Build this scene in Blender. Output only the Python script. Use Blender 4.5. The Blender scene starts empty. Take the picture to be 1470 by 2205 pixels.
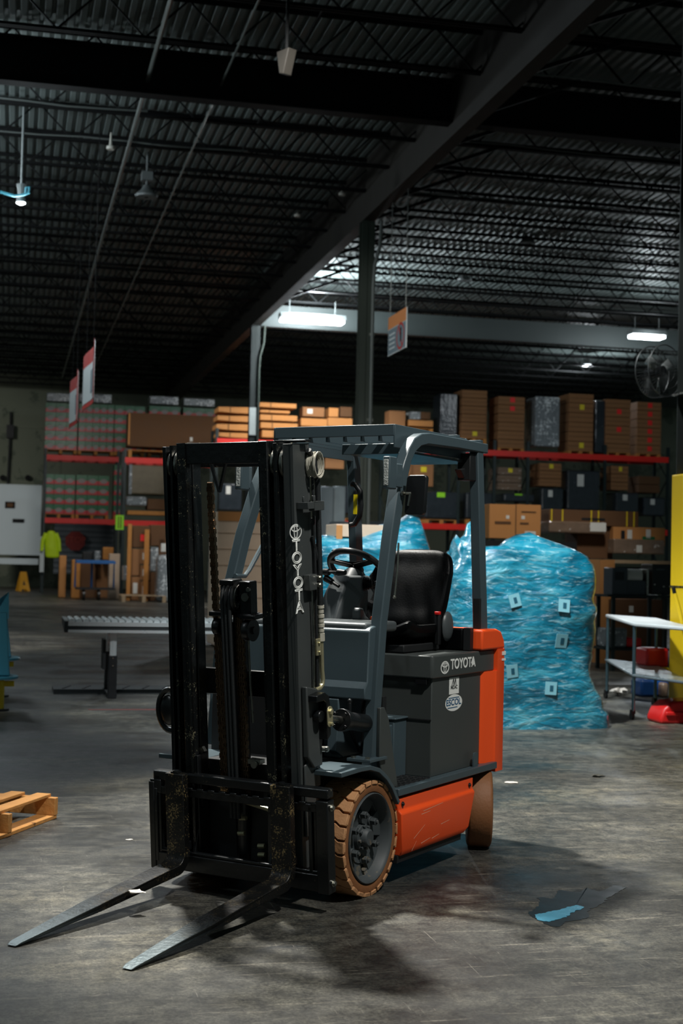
import bpy, bmesh, math, random
from mathutils import Vector, Matrix, noise
random.seed(7)
SC = bpy.context.scene
COL = SC.collection
PI = math.pi
rad = math.radians
def V(*a): return Vector(a)

# ------------------------------------------------------------------ materials
MATS = {}
def _nt(name):
    m = bpy.data.materials.new(name); m.use_nodes = True
    nt = m.node_tree; b = nt.nodes['Principled BSDF']
    return m, nt, b
def lin(c):
    return tuple(((x/255.0)/12.92 if x <= 10 else (((x/255.0)+.055)/1.055)**2.4) for x in c)
def mat(name, col, rough=.5, metal=0., var=.15, scale=6., bump=.0, bscale=40., spec=.5, emit=None, es=1.,
        chips=None, chip_amt=.6, chip_scale=60., coat=0., alpha=None, rvar=.12, trans=0.):
    if name in MATS: return MATS[name]
    m, nt, b = _nt(name)
    N = nt.nodes; L = nt.links
    col = lin(col) if max(col) > 1.0 else col
    tc = N.new('ShaderNodeTexCoord')
    n1 = N.new('ShaderNodeTexNoise'); n1.inputs['Scale'].default_value = scale; n1.inputs['Detail'].default_value = 6
    L.new(tc.outputs['Object'], n1.inputs['Vector'])
    mx = N.new('ShaderNodeMix'); mx.data_type = 'RGBA'
    L.new(n1.outputs['Fac'], mx.inputs[0])
    mx.inputs[6].default_value = (*[c*(1-var) for c in col], 1); mx.inputs[7].default_value = (*[min(1, c*(1+var)) for c in col], 1)
    out = mx.outputs[2]
    if chips is not None:
        n2 = N.new('ShaderNodeTexNoise'); n2.inputs['Scale'].default_value = chip_scale; n2.inputs['Detail'].default_value = 8
        n2.inputs['Roughness'].default_value = .7
        L.new(tc.outputs['Object'], n2.inputs['Vector'])
        cr = N.new('ShaderNodeValToRGB'); cr.color_ramp.elements[0].position = chip_amt; cr.color_ramp.elements[1].position = min(1, chip_amt+.04)
        n4 = N.new('ShaderNodeTexNoise'); n4.inputs['Scale'].default_value = chip_scale*.12; n4.inputs['Detail'].default_value = 2
        L.new(tc.outputs['Object'], n4.inputs['Vector'])
        av = N.new('ShaderNodeMath'); av.operation = 'MULTIPLY_ADD'; av.inputs[1].default_value = .5; L.new(n4.outputs['Fac'], av.inputs[0])
        a2 = N.new('ShaderNodeMath'); a2.operation = 'ADD'; a2.inputs[1].default_value = -.25; L.new(n2.outputs['Fac'], a2.inputs[0]); L.new(a2.outputs[0], av.inputs[2])
        L.new(av.outputs[0], cr.inputs[0])
        m2 = N.new('ShaderNodeMix'); m2.data_type = 'RGBA'
        L.new(cr.outputs[0], m2.inputs[0]); L.new(out, m2.inputs[6]); m2.inputs[7].default_value = (*(lin(chips) if max(chips) > 1 else chips), 1)
        out = m2.outputs[2]
    L.new(out, b.inputs['Base Color'])
    mr = N.new('ShaderNodeMapRange'); L.new(n1.outputs['Fac'], mr.inputs[0])
    mr.inputs[3].default_value = max(.02, rough-rvar); mr.inputs[4].default_value = min(1, rough+rvar)
    L.new(mr.outputs[0], b.inputs['Roughness'])
    b.inputs['Metallic'].default_value = metal
    b.inputs['Specular IOR Level'].default_value = spec
    b.inputs['Coat Weight'].default_value = coat
    if trans: b.inputs['Transmission Weight'].default_value = trans
    if emit is not None:
        b.inputs['Emission Color'].default_value = (*(lin(emit) if max(emit) > 1 else emit), 1); b.inputs['Emission Strength'].default_value = es
    if bump:
        n3 = N.new('ShaderNodeTexNoise'); n3.inputs['Scale'].default_value = bscale; n3.inputs['Detail'].default_value = 4
        L.new(tc.outputs['Object'], n3.inputs['Vector'])
        bp = N.new('ShaderNodeBump'); bp.inputs['Strength'].default_value = bump; bp.inputs['Distance'].default_value = .02
        L.new(n3.outputs['Fac'], bp.inputs['Height']); L.new(bp.outputs[0], b.inputs['Normal'])
    if alpha is not None: b.inputs['Alpha'].default_value = alpha
    MATS[name] = m
    return m

# ------------------------------------------------------------------ mesh builder
class MB:
    def __init__(s, M=None): s.v = []; s.f = []; s.M = M or Matrix()
    def add(s, vs, fs, M=None):
        n = len(s.v); T = s.M @ M if M is not None else s.M
        s.v += [T @ Vector(p) for p in vs]; s.f += [tuple(n+i for i in f) for f in fs]; return s
    def box(s, x0, x1, y0, y1, z0, z1, M=None):
        x0, x1 = min(x0, x1), max(x0, x1); y0, y1 = min(y0, y1), max(y0, y1); z0, z1 = min(z0, z1), max(z0, z1)
        return s.add([(x0,y0,z0),(x1,y0,z0),(x1,y1,z0),(x0,y1,z0),(x0,y0,z1),(x1,y0,z1),(x1,y1,z1),(x0,y1,z1)],
                     [(0,3,2,1),(4,5,6,7),(0,1,5,4),(1,2,6,5),(2,3,7,6),(3,0,4,7)], M)
    def prism(s, poly, axis, a, b, M=None):          # poly of 2-D points; axis x: (y,z), y: (x,z), z: (x,y)
        def p3(p, t): return {'x': (t,p[0],p[1]), 'y': (p[0],t,p[1]), 'z': (p[0],p[1],t)}[axis]
        n = len(poly); vs = [p3(p, a) for p in poly]+[p3(p, b) for p in poly]
        ar = sum(poly[i][0]*poly[(i+1) % n][1]-poly[(i+1) % n][0]*poly[i][1] for i in range(n))
        fl = (ar > 0) == (b > a)
        if axis == 'y': fl = not fl
        fs = []
        for i in range(n):
            j = (i+1) % n; q = (i, j, n+j, n+i); fs.append(q if fl else q[::-1])
        lo = tuple(range(n)); hi = tuple(range(n, 2*n))
        fs += [lo[::-1], hi] if fl else [lo, hi[::-1]]
        return s.add(vs, fs, M)
    def cyl(s, p0, p1, r, n=16, r2=None, M=None):
        p0 = Vector(p0); p1 = Vector(p1); d = (p1-p0).normalized(); r2 = r if r2 is None else r2
        u = d.orthogonal().normalized(); w = d.cross(u)
        vs = [p0+(u*math.cos(2*PI*i/n)+w*math.sin(2*PI*i/n))*r for i in range(n)]+[p1+(u*math.cos(2*PI*i/n)+w*math.sin(2*PI*i/n))*r2 for i in range(n)]
        fs = [(i, (i+1) % n, n+(i+1) % n, n+i) for i in range(n)]+[tuple(range(n))[::-1], tuple(range(n, 2*n))]
        return s.add(vs, fs, M)
    def tube(s, pts, r, n=8, closed=False, M=None, sq=1.):
        pts = [Vector(p) for p in pts]; k = len(pts); vs = []; fs = []
        up = None
        for i, p in enumerate(pts):
            a = pts[(i-1) % k] if (closed or i) else p; b = pts[(i+1) % k] if (closed or i < k-1) else p
            d = (b-a).normalized()
            if up is None: up = d.orthogonal().normalized()
            up = (up-d*up.dot(d)); up = up.normalized() if up.length > 1e-6 else d.orthogonal().normalized()
            w = d.cross(up); rr = r[i] if isinstance(r, (list, tuple)) else r
            vs += [p+(up*math.cos(2*PI*j/n)+w*math.sin(2*PI*j/n)*sq)*rr for j in range(n)]
        for i in range(k if closed else k-1):
            i2 = (i+1) % k
            for j in range(n): fs.append((i*n+j, i*n+(j+1) % n, i2*n+(j+1) % n, i2*n+j))
        if not closed: fs += [tuple(range(n))[::-1], tuple(range((k-1)*n, k*n))]
        return s.add(vs, fs, M)
    def lathe(s, prof, c, axis, n=32, M=None, closed=True):  # prof: (along axis, radius)
        axis = Vector(axis).normalized(); c = Vector(c); u = axis.orthogonal().normalized(); w = axis.cross(u); k = len(prof)
        vs = []
        for a, r in prof: vs += [c+axis*a+(u*math.cos(2*PI*j/n)+w*math.sin(2*PI*j/n))*r for j in range(n)]
        fs = []
        for i in range(k if closed else k-1):
            i2 = (i+1) % k
            for j in range(n): fs.append((i*n+j, i*n+(j+1) % n, i2*n+(j+1) % n, i2*n+j))
        return s.add(vs, fs, M)
    def sphere(s, c, r, n=12, sc=(1,1,1), M=None):
        vs = []; fs = []; c = Vector(c); h = n//2
        for i in range(h+1):
            t = PI*i/h
            for j in range(n):
                a = 2*PI*j/n; vs.append(c+Vector((math.sin(t)*math.cos(a)*sc[0], math.sin(t)*math.sin(a)*sc[1], math.cos(t)*sc[2]))*r)
        for i in range(h):
            for j in range(n): fs.append((i*n+j, (i+1)*n+j, (i+1)*n+(j+1) % n, i*n+(j+1) % n))
        return s.add(vs, fs, M)
    def beam(s, p0, p1, w, h, up=(0,0,1), M=None):
        p0 = Vector(p0); p1 = Vector(p1); d = (p1-p0).normalized(); up = Vector(up); x = d.cross(up).normalized(); z = x.cross(d)
        vs = []
        for p in (p0, p1):
            for a, b in ((-1,-1),(1,-1),(1,1),(-1,1)): vs.append(p+x*(a*w/2)+z*(b*h/2))
        return s.add(vs, [(0,1,2,3),(7,6,5,4),(0,4,5,1),(1,5,6,2),(2,6,7,3),(3,7,4,0)], M)
    def obj(s, name, m, parent=None, bev=0., smooth=35, sub=0, seg=2):
        me = bpy.data.meshes.new(name)
        me.from_pydata([tuple(p) for p in s.v], [], s.f); me.validate()
        bm = bmesh.new(); bm.from_mesh(me)
        bmesh.ops.remove_doubles(bm, verts=bm.verts, dist=1e-6)
        bmesh.ops.recalc_face_normals(bm, faces=bm.faces); bm.to_mesh(me); bm.free()
        if m: me.materials.append(m)
        o = bpy.data.objects.new(name, me); COL.objects.link(o)
        if parent is not None: o.parent = parent
        if smooth:
            for p in me.polygons: p.use_smooth = True
            me.set_sharp_from_angle(angle=rad(smooth))
        if bev:
            b = o.modifiers.new('b', 'BEVEL'); b.width = bev; b.segments = seg; b.limit_method = 'ANGLE'; b.angle_limit = rad(40)
        if sub:
            b = o.modifiers.new('s', 'SUBSURF'); b.levels = sub; b.render_levels = sub
        return o
def tag(o, label=None, cat=None, group=None, kind=None):
    if label: o['label'] = label
    if cat: o['category'] = cat
    if group: o['group'] = group
    if kind: o['kind'] = kind
    return o
def empty(name, loc, rz=0., label=None, cat=None, group=None):
    o = bpy.data.objects.new(name, None); COL.objects.link(o); o.location = loc; o.rotation_euler = (0,0,rz); o.empty_display_size = .1
    return tag(o, label, cat, group)
def text_obj(name, body, size, M, m, parent, outline=0., depth=.0006, align='LEFT', offset=0., sx=1., font=None):
    c = bpy.data.curves.new(name, 'FONT'); c.body = body; c.size = size; c.align_x = align; c.align_y = 'BOTTOM_BASELINE' if False else 'BOTTOM'
    if outline: c.fill_mode = 'NONE'; c.bevel_depth = outline; c.bevel_resolution = 0
    else: c.extrude = depth; c.offset = offset
    o = bpy.data.objects.new(name, c); COL.objects.link(o)
    bpy.context.view_layer.update()
    me = bpy.data.meshes.new_from_object(o.evaluated_get(bpy.context.evaluated_depsgraph_get()))
    bpy.data.objects.remove(o)
    me.transform(M @ Matrix.Diagonal((sx,1,1,1))); me.materials.clear(); me.materials.append(m); me.name = name
    r = bpy.data.objects.new(name, me); COL.objects.link(r); r.parent = parent
    return r
def axes(o, x, y, z):
    M = Matrix((Vector(x), Vector(y), Vector(z))).transposed().to_4x4(); M.translation = Vector(o); return M
# ------------------------------------------------------------------ camera
CAMH = 1.53
cd = bpy.data.cameras.new('camera'); cam = bpy.data.objects.new('camera', cd); COL.objects.link(cam)
cd.sensor_fit = 'VERTICAL'; cd.sensor_height = 36; cd.lens = 50; cd.clip_end = 300
cam.matrix_world = Matrix.Translation((0,0,CAMH)) @ Matrix.Rotation(rad(90+1.95), 4, 'X') @ Matrix.Rotation(rad(1.3), 4, 'Z')
cd.dof.use_dof = True; cd.dof.focus_distance = 6.5; cd.dof.aperture_fstop = 3.8
SC.camera = cam

# ------------------------------------------------------------------ forklift
TH = rad(29.6)
FORG = V(.156, 6.5335, 0)                     # outer foot of the left front tyre
FOFF = V(-.475, .5, 0)
def fw(x, y, z=0): return V(FORG.x+x*math.cos(TH)+y*math.sin(TH), FORG.y-x*math.sin(TH)+y*math.cos(TH), z)
FT = Matrix.Translation(-FOFF)
TAU = rad(5.4)
MT = FT @ axes((0,-.43,0), (1,0,0), (0,math.cos(TAU),math.sin(TAU)), (0,-math.sin(TAU),math.cos(TAU)))   # mast frame (X, depth, height)
MB_ = MB
def F(): return MB(FT)
def MM(): return MB(MT)

m_black = mat('black_mast_paint', (12,15,17), .34, 0, .3, 5, chips=(120,112,92), chip_amt=.70, chip_scale=55, bump=.08, bscale=30, spec=.6)
m_rail = mat('greasy_rail_paint', (13,16,17), .30, 0, .3, 4, chips=(125,122,100), chip_amt=.63, chip_scale=110, bump=.12, bscale=24, spec=.6)
m_panel = mat('mast_side_paint', (58,62,62), .45, 0, .15, 5, chips=(110,110,105), chip_amt=.76, chip_scale=60)
m_fork = mat('worn_fork_steel', (15,16,16), .40, .3, .4, 7, chips=(138,120,82), chip_amt=.575, chip_scale=120, bump=.15, bscale=50, spec=.6)
m_slate = mat('slate_body_paint', (62,76,82), .38, 0, .07, 3, chips=(120,128,130), chip_amt=.80, chip_scale=70, bump=.02, bscale=200)
m_hood = mat('graphite_hood_paint', (62,67,66), .42, 0, .07, 3, bump=.03, bscale=300)
m_dark = mat('dark_chassis', (14,17,19), .6, 0, .2, 5)
m_orange = mat('orange_paint', (238,82,30), .42, 0, .06, 3, chips=(190,80,50), chip_amt=.80, chip_scale=30, bump=.03, bscale=150)
m_tyre = mat('brown_rubber', (178,130,88), .72, 0, .22, 9, bump=.15, bscale=60, chips=(124,86,54), chip_amt=.66, chip_scale=14)
m_tyreside = mat('brown_rubber_sidewall', (124,80,46), .62, 0, .22, 7, bump=.1, bscale=60)
m_rim = mat('dusty_rim_paint', (58,64,66), .6, 0, .25, 12, chips=(92,86,74), chip_amt=.6, chip_scale=20)
m_vinyl = mat('black_vinyl', (3,4,5), .42, 0, .15, 8, bump=.08, bscale=120, spec=.12)
m_plastic = mat('black_plastic', (18,20,22), .38, 0, .15, 8)
m_console = mat('grey_console_plastic', (66,72,74), .45, 0, .1, 6)
m_steel = mat('bright_steel', (170,170,162), .28, 1., .15, 20)
m_zinc = mat('yellowish_zinc', (190,184,150), .35, .7, .15, 20)
m_chain = mat('oily_chain_steel', (120,98,76), .28, .8, .4, 40)
m_white = mat('white_decal', (225,228,224), .5, 0, .03, 5)
m_blue = mat('blue_decal', (36,84,120), .5, 0, .03, 5)
m_yellow = mat('yellow_plastic', (225,205,20), .45, 0, .05, 5)
m_red = mat('red_plastic', (205,30,28), .4, 0, .05, 5)
m_lens = mat('lamp_lens', (168,172,168), .18, 0, .3, 160, bump=.5, bscale=90)
m_hose = mat('black_rubber_hose', (24,28,30), .55, 0, .15, 30, bump=.2, bscale=250)
m_rope = mat('pale_grey_cable', (175,172,158), .7, 0, .2, 60)
m_glass = mat('mirror_glass', (120,130,135), .05, 1., .02, 5)

FK = empty('forklift', fw(FOFF.x, FOFF.y), -TH, 'dark grey and orange electric forklift with its forks lowered to the concrete floor', 'forklift')
CX = -.475

# ---- forks
def fork(x0, name='fork'):
    w = .10; t = .04; b = MM(); r = .06
    # side outline in (depth,height): shank then heel radius then tapering blade
    pts = [(0,.548),(t,.548),(t,.19)]
    for k in range(0, 10): a = rad(-90*k/9); pts.append((t-.09+.09*math.cos(a), .19+.09*math.sin(a)))
    L = 1.085
    pts += [(-L*.55, .101),(-L+.01, .104),(-L, .108),(-L+.03,.114),(-L*.55,.132),(-.05, .145)]
    for k in range(1, 8): a = rad(-90+90*k/7); pts.append((-.05+.05*math.cos(a), .195+.05*math.sin(a)))
    # loft over 2 sides with tapered tip
    n = len(pts)
    secs = []
    for side in (0, 1):
        vs = []
        for d, s in pts:
            tip = max(0, (-d-(L-.13))/.13); inset = .028*min(1, tip)**1.0
            vs.append((x0+(inset if side == 0 else w-inset), d, s))
        secs.append(vs)
    vs = secs[0]+secs[1]; fs = [(i,(i+1) % n, n+(i+1) % n, n+i) for i in range(n)]+[tuple(range(n)), tuple(range(n,2*n))[::-1]]
    b.add(vs, fs)
    o = b.obj(name, m_forkw, FK, bev=.003)
    k = MM(); k.box(x0+.03, x0+.07, .005, .035, .548, .556); k.cyl((x0+.05,.02,.553),(x0+.05,.02,.561), .016, 12)
    k.obj('locking_pin', m_black, o)
    h = MM(); h.box(x0+.01, x0+w-.01, t, t+.035, .50, .54); h.obj('upper_hook', m_black, o, bev=.003); h = MM(); h.box(x0+.01, x0+w-.01, t, t+.03, .19, .23); h.obj('lower_hook', m_black, o, bev=.003)
    return o
# fork material: worn to bare steel towards the tip
def fork_mat():
    m = m_fork.copy(); m.name = 'fork_steel_with_polished_tip'; nt = m.node_tree; N = nt.nodes; L = nt.links; b = N['Principled BSDF']
    tc = N.new('ShaderNodeTexCoord'); sx = N.new('ShaderNodeSeparateXYZ'); L.new(tc.outputs['Object'], sx.inputs[0])
    n = N.new('ShaderNodeTexNoise'); n.inputs['Scale'].default_value = 3.; n.inputs['Detail'].default_value = 8; L.new(tc.outputs['Object'], n.inputs['Vector'])
    ad = N.new('ShaderNodeMath'); ad.operation = 'MULTIPLY_ADD'; ad.inputs[1].default_value = .5; L.new(n.outputs['Fac'], ad.inputs[0]); L.new(sx.outputs['Y'], ad.inputs[2])
    mr = N.new('ShaderNodeMapRange'); L.new(ad.outputs[0], mr.inputs[0]); mr.inputs[1].default_value = -1.66; mr.inputs[2].default_value = -1.25; mr.inputs[3].default_value = 1; mr.inputs[4].default_value = 0
    old = b.inputs['Base Color'].links[0].from_socket
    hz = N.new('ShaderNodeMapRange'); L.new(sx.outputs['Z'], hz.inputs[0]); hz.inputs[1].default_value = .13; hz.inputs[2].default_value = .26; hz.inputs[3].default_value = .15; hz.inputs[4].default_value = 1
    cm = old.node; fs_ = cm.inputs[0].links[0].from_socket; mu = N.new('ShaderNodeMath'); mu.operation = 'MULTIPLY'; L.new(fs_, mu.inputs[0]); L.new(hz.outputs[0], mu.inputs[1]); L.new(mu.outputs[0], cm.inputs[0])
    mx = N.new('ShaderNodeMix'); mx.data_type = 'RGBA'; L.new(mr.outputs[0], mx.inputs[0]); L.new(old, mx.inputs[6]); mx.inputs[7].default_value = (.13,.16,.17,1)
    L.new(mx.outputs[2], b.inputs['Base Color'])
    mm = N.new('ShaderNodeMapRange'); L.new(mr.outputs[0], mm.inputs[0]); mm.inputs[3].default_value = .3; mm.inputs[4].default_value = .8; L.new(mm.outputs[0], b.inputs['Metallic'])
    return m
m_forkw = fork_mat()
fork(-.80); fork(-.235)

# ---- carriage
b = MM(); b.box(-.905, .028, .05, .10, .498, .54)
b.obj('carriage_top_bar', m_black, FK, bev=.006)
b = MM(); b.box(-.885, .02, .05, .085, .435, .47); b.box(-.92,-.86,.045,.1,.44,.50)
for k in range(14): b.box(-.84+k*.06, -.84+k*.06+.035, .047, .062, .466, .478)
b.obj('notched_bar', m_black, FK, bev=.003)
b = MM(); b.box(-.90, .02, .045, .09, .09, .165); b.box(-.88, 0, .05, .08, .165, .18); b.obj('carriage_lower_bar', m_black, FK, bev=.005)
for sx in (0, 1):
    b = MM(); x0, x1 = (-.03, .03) if sx else (-.925, -.895)
    b.box(x0, x1, .04, .10, .085, .49)
    if not sx: b.box(-.895,-.865,.05,.10,.10,.52); b.box(-.91,-.88,.0425,.05,.12,.46)
    else: b.box(-.075,-.055,.05,.08,.10,.46); b.box(-.055,-.03,.06,.075,.10,.46)
    o = b.obj('carriage_side_plate', m_black, FK, bev=.004)
    if sx:
        for s in (.46, .13):
            c = MM(); c.cyl((.028,.07,s),(.036,.07,s), .016, 16); c.cyl((.036,.07,s),(.046,.07,s), .011, 6); c.obj('bolt', m_steel, o)
# inner carriage brackets that ride in the rails
for x in (-.69, -.28):
    b = MM(); b.box(x-.012, x+.012, .09, .17, .10, .62)
    b.prism([(.05,.17),(.17,.17),(.17,.5)], 'x', x-.008, x+.008); b.obj('carriage_bracket', m_black, FK, bev=.003)

# ---- mast rails
def channel(x_out, w, d0, d1, s0, s1, sgn, t=.014):   # C section: web on the outside, flanges towards the middle
    b = MM(); xi = x_out+sgn*w
    b.box(x_out, x_out+sgn*t, d0, d1, s0, s1); b.box(x_out, xi, d0, d0+t, s0, s1); b.box(x_out, xi, d1-t, d1, s0, s1)
    return b
for sg, xo in ((1,-.82),(-1,-.13)):
    ow = .015 if sg > 0 else .05
    b = MM(); b.box(xo, xo+sg*.014, .09, .235, .16, 2.03); b.box(xo, xo+sg*ow, .09, .105, .16, 2.03); b.box(xo, xo+sg*.05, .22, .235, .16, 2.03)
    if sg < 0: b.box(-.135,-.13,.235,.26,.5,1.7)
    b.obj('outer_mast_rail', m_panel if sg < 0 else m_black, FK, bev=.003)
    a = -.78 if sg > 0 else -.205
    b = MM(); b.box(a, a+sg*.012, .08, .215, .14, 2.035); b.box(a, a+sg*(.012 if sg > 0 else .02), .08, .095, .14, 2.035); b.box(a, a+sg*.04, .2, .215, .14, 2.035)
    b.obj('middle_mast_rail', m_rail, FK, bev=.003)
    a = -.735 if sg > 0 else -.25
    b = MM(); b.box(a, a+sg*.045, .072, .09, .12, 2.045); b.box(a+sg*.03, a+sg*.045, .072, .195, .12, 2.045); b.box(a, a+sg*.045, .18, .195, .12, 2.045); b.box(a+sg*.045, a+sg*.052, .125, .14, .3, 2.0)
    b.obj('inner_mast_rail', m_rail, FK, bev=.004)
    for x in ((-.792,-.757) if sg > 0 else (-.237,-.192)):
        b = MM(); b.lathe([(-.009,.012),(-.009,.070),(-.006,.075),(.006,.075),(.009,.070),(.009,.012)], (x,.158,1.945), (1,0,0), 32); b.cyl((x-.012,.158,1.945),(x+.012,.158,1.945), .012, 10)
        b.obj('mast_roller', m_steel, FK)
# cross members
b = MM(); b.box(-.71,-.27,.078,.098,1.948,2.043); b.obj('mast_crossbar', m_black, FK, bev=.004)
b = MM(); b.box(-.80,-.15,.236,.25,1.93,2.02); b.box(-.26,-.10,.15,.20,2.035,2.047); b.obj('mast_rear_crossbar', m_black, FK, bev=.004)
b = MM(); b.box(-.80,-.15,.236,.26,.88,1.0); b.obj('mast_middle_crossbar', m_black, FK, bev=.004)
b = MM(); b.box(-.80,-.15,.236,.26,.14,.50); b.obj('mast_lower_crossbar', m_black, FK, bev=.004)
# diagonal stays below the top crossbar
b = MM()
b.beam((-.60,.15,1.95),(-.565,.16,1.82), .02, .012); b.beam((-.52,.15,1.95),(-.565,.16,1.82), .012, .012); b.beam((-.565,.16,1.82),(-.565,.16,.6), .014, .014)
b.obj('hose_guide', m_black, FK)
# lift chains: links as alternating plates
def chain(p0, p1, w, name='lift_chain'):
    p0 = Vector(p0); p1 = Vector(p1); n = int((p1-p0).length/.019); b = MM()
    d = (p1-p0)/n
    for i in range(n):
        c = p0+d*(i+.5); a = w*.5 if i % 2 else w*.36
        for k in (-1,-.33,.33,1): b.box(c.x+a*k-.0022, c.x+a*k+.0022, c.y-.009, c.y+.009, c.z-.011, c.z+.011)
        b.cyl((c.x-w*.5, c.y, p0.z+d.z*i),(c.x+w*.5, c.y, p0.z+d.z*i), .0055, 6)
    return b.obj(name, m_chain, FK)
chain((-.622,.17,1.86),(-.588,.17,.45), .028)
chain((-.566,.14,1.20),(-.541,.14,.45), .030)
chain((-.455,.13,1.255),(-.445,.13,.45), .036)
# centre lift cylinder, its head, sheave and hoses
b = MM(); b.cyl((-.49,.175,.14),(-.49,.175,1.20), .038, 24); b.cyl((-.49,.175,1.20),(-.49,.175,1.235), .045, 24); b.cyl((-.49,.175,1.235),(-.49,.175,1.32), .026, 20)
cyl = b.obj('lift_cylinder', m_black, FK)
b = MM(); b.box(-.555,-.48,.12,.20,1.40,1.425); b.box(-.55,-.54,.12,.2,1.27,1.40); b.box(-.455,-.395,.13,.19,1.27,1.42); b.box(-.46,-.385,.12,.2,1.255,1.275)
b.obj('cylinder_head_bracket', m_black, FK, bev=.006)
b = MM(); b.lathe([(-.02,.02),(-.02,.07),(-.014,.078),(-.006,.062),(.006,.062),(.014,.078),(.02,.07),(.02,.02)], (-.485,.16,1.345), (1,0,0), 32)
sh = b.obj('sheave', m_black, FK)
b = MM()
for k in range(5): a = 2*PI*k/5+.3; b.beam((-.463,.16,1.345),(-.463,.16+.055*math.cos(a),1.345+.055*math.sin(a)), .006,.010, up=(1,0,0))
b.lathe([(-.002,.05),(-.002,.062),(.004,.062),(.004,.05)], (-.463,.16,1.345),(1,0,0),32); b.obj('sheave_spokes', m_steel, sh)
b = MM(); b.lathe([(-.001,.008),(-.001,.019),(.005,.019),(.005,.008)], (-.42,.128,1.35),(0,-1,0),20); b.cyl((-.42,.128,1.35),(-.42,.124,1.35),.010,12); b.cyl((-.40,.128,1.385),(-.40,.118,1.385),.010,12); b.obj('bracket_bolt', m_steel, FK)
for px, hh in ((-.575,1.26),(-.41,1.25)):
    b = MM(); b.box(px-.035, px+.06 if px < -.5 else px+.045, .11,.2, hh, hh+.022); b.obj('chain_roller_bracket', m_black, FK, bev=.005)
    b = MM(); r = .05 if px > -.5 else .04
    b.lathe([(-.018,.012),(-.018,r),(-.012,r-.004),(.012,r-.004),(.018,r),(.018,.012)], (px+.0,.145,hh-.05),(1,0,0),28); b.cyl((px-.025,.145,hh-.05),(px+.028,.145,hh-.05),.017,14); b.obj('chain_roller', m_black, FK)
for dx in (-.527, -.508, -.488):
    b = MM(); pts = []
    for k in range(9): a = rad(180*k/8); pts.append((dx, .16-.06*math.cos(a)*-1*-1, 1.345+.062*math.sin(a)))
    pts = [(dx+.02,.10,.35),(dx+.012,.10,.8)]+[(dx, .10, 1.33)]+[(dx, .16-.06*math.cos(rad(180*k/8)), 1.345+.06*math.sin(rad(180*k/8))) for k in range(1,8)]+[(dx,.22,1.30),(dx,.22,.6)]
    b.tube(pts, .0095, 10); b.obj('mast_hose', m_hose, FK)
b = MM(); b.tube([(-.425,.15,1.17),(-.42,.15,.95),(-.41,.15,.78)], .006, 8); b.obj('chain_anchor_rod', m_steel, FK)
b = MM(); b.tube([(-.56,.19,1.0),(-.53,.19,.97),(-.555,.19,.93)], .010, 8); b.obj('yellow_hose_end', m_zinc, FK)
b = MM()
for x, d, s in ((-.52,.15,.36),(-.49,.14,.34),(-.50,.14,.27),(-.40,.15,.22),(-.40,.15,.18),(-.53,.16,.42),(-.34,.15,.39)): b.cyl((x,d,s),(x+.035,d,s+.004), .011, 8)
b.tube([(-.30,.12,.40),(-.45,.13,.42),(-.65,.13,.44)], .010, 8)
b.obj('hose_fitting', m_zinc, FK)
# small bright sector on the left rail and small bracket
b = MM(); b.prism([(-.70,.63),(-.66,.635),(-.675,.655),(-.69,.65)], 'y', .12, .14); b.obj('rail_stop', m_steel, FK)
b = MM(); b.box(-.425,-.36,.12,.16,.60,.62); b.cyl((-.385,.115,.60),(-.385,.105,.60),.016,14); b.obj('rail_clip', m_steel, FK)

# ---- hose bundle and pipework beside the mast
hb = MM(); hb.tube([(-.115,.20,2.0),(-.115,.24,1.96),(-.11,.262,1.85),(-.11,.262,1.31)], .0135, 12); hb.obj('outer_hose', m_hose, FK)
b = MM()
for k in range(6): b.cyl((-.11,.262,1.31-k*.021),(-.11,.262,1.31-k*.021-.013), .0165 if k % 2 == 0 else .0145, 16)
b.cyl((-.11,.262,1.31),(-.11,.262,1.17),.012,14); b.cyl((-.11,.262,1.185),(-.11,.262,1.15),.0165,6); b.obj('hose_sleeve', m_rope, FK)
b = MM(); b.tube([(-.11,.262,1.16),(-.11,.262,1.02),(-.11,.268,.98),(-.11,.262,.955),(-.11,.24,.942),(-.11,.20,.94)], .010, 12); b.obj('steel_pipe', m_zinc, FK)
b = MM(); b.box(-.115,-.105,.215,.25,1.09,1.165)
for s in (1.105,1.145): b.cyl((-.105,.232,s),(-.098,.232,s),.007,6)
b.obj('pipe_clip', m_zinc, FK, bev=.002)
for d, r, s0, s1 in ((.235,.006,1.93,.95),(.205,.005,1.40,.95),(.25,.004,1.40,.95)):
    b = MM(); b.tube([(-.12,d,s0),(-.118,d+.004,(s0+s1)/2),(-.12,d,s1)], r, 8); b.obj('mast_pipe', m_hose if r > .005 else m_steel, FK)
b = MM(); b.tube([(-.12,.225,1.62),(-.115,.26,1.5),(-.115,.255,1.44)], .008, 8); b.obj('branch_hose', m_hose, FK)
b = MM(); b.box(-.13,-.07,.05+.06,.165,1.745,1.765+.01); b.box(-.10,-.07,.165,.25,1.735,1.775); b.cyl((-.105,.13,1.775),(-.105,.13,1.80),.006,8); b.cyl((-.11,.225,1.775),(-.11,.225,1.80),.009,8); b.cyl((-.11,.225,1.735),(-.11,.225,1.71),.008,8)
b.obj('hose_bracket', m_panel, FK, bev=.002)
b = MM(); b.box(-.13,-.095,.15,.215,1.385,1.455)
hb2 = b.obj('hose_clamp', m_panel, FK, bev=.003)
for s in (1.437,1.405):
    b = MM(); b.cyl((-.095,.222,s),(-.083,.222,s),.013,14); b.cyl((-.083,.222,s),(-.075,.222,s),.009,6); b.obj('bolt', m_steel, hb2)
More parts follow.
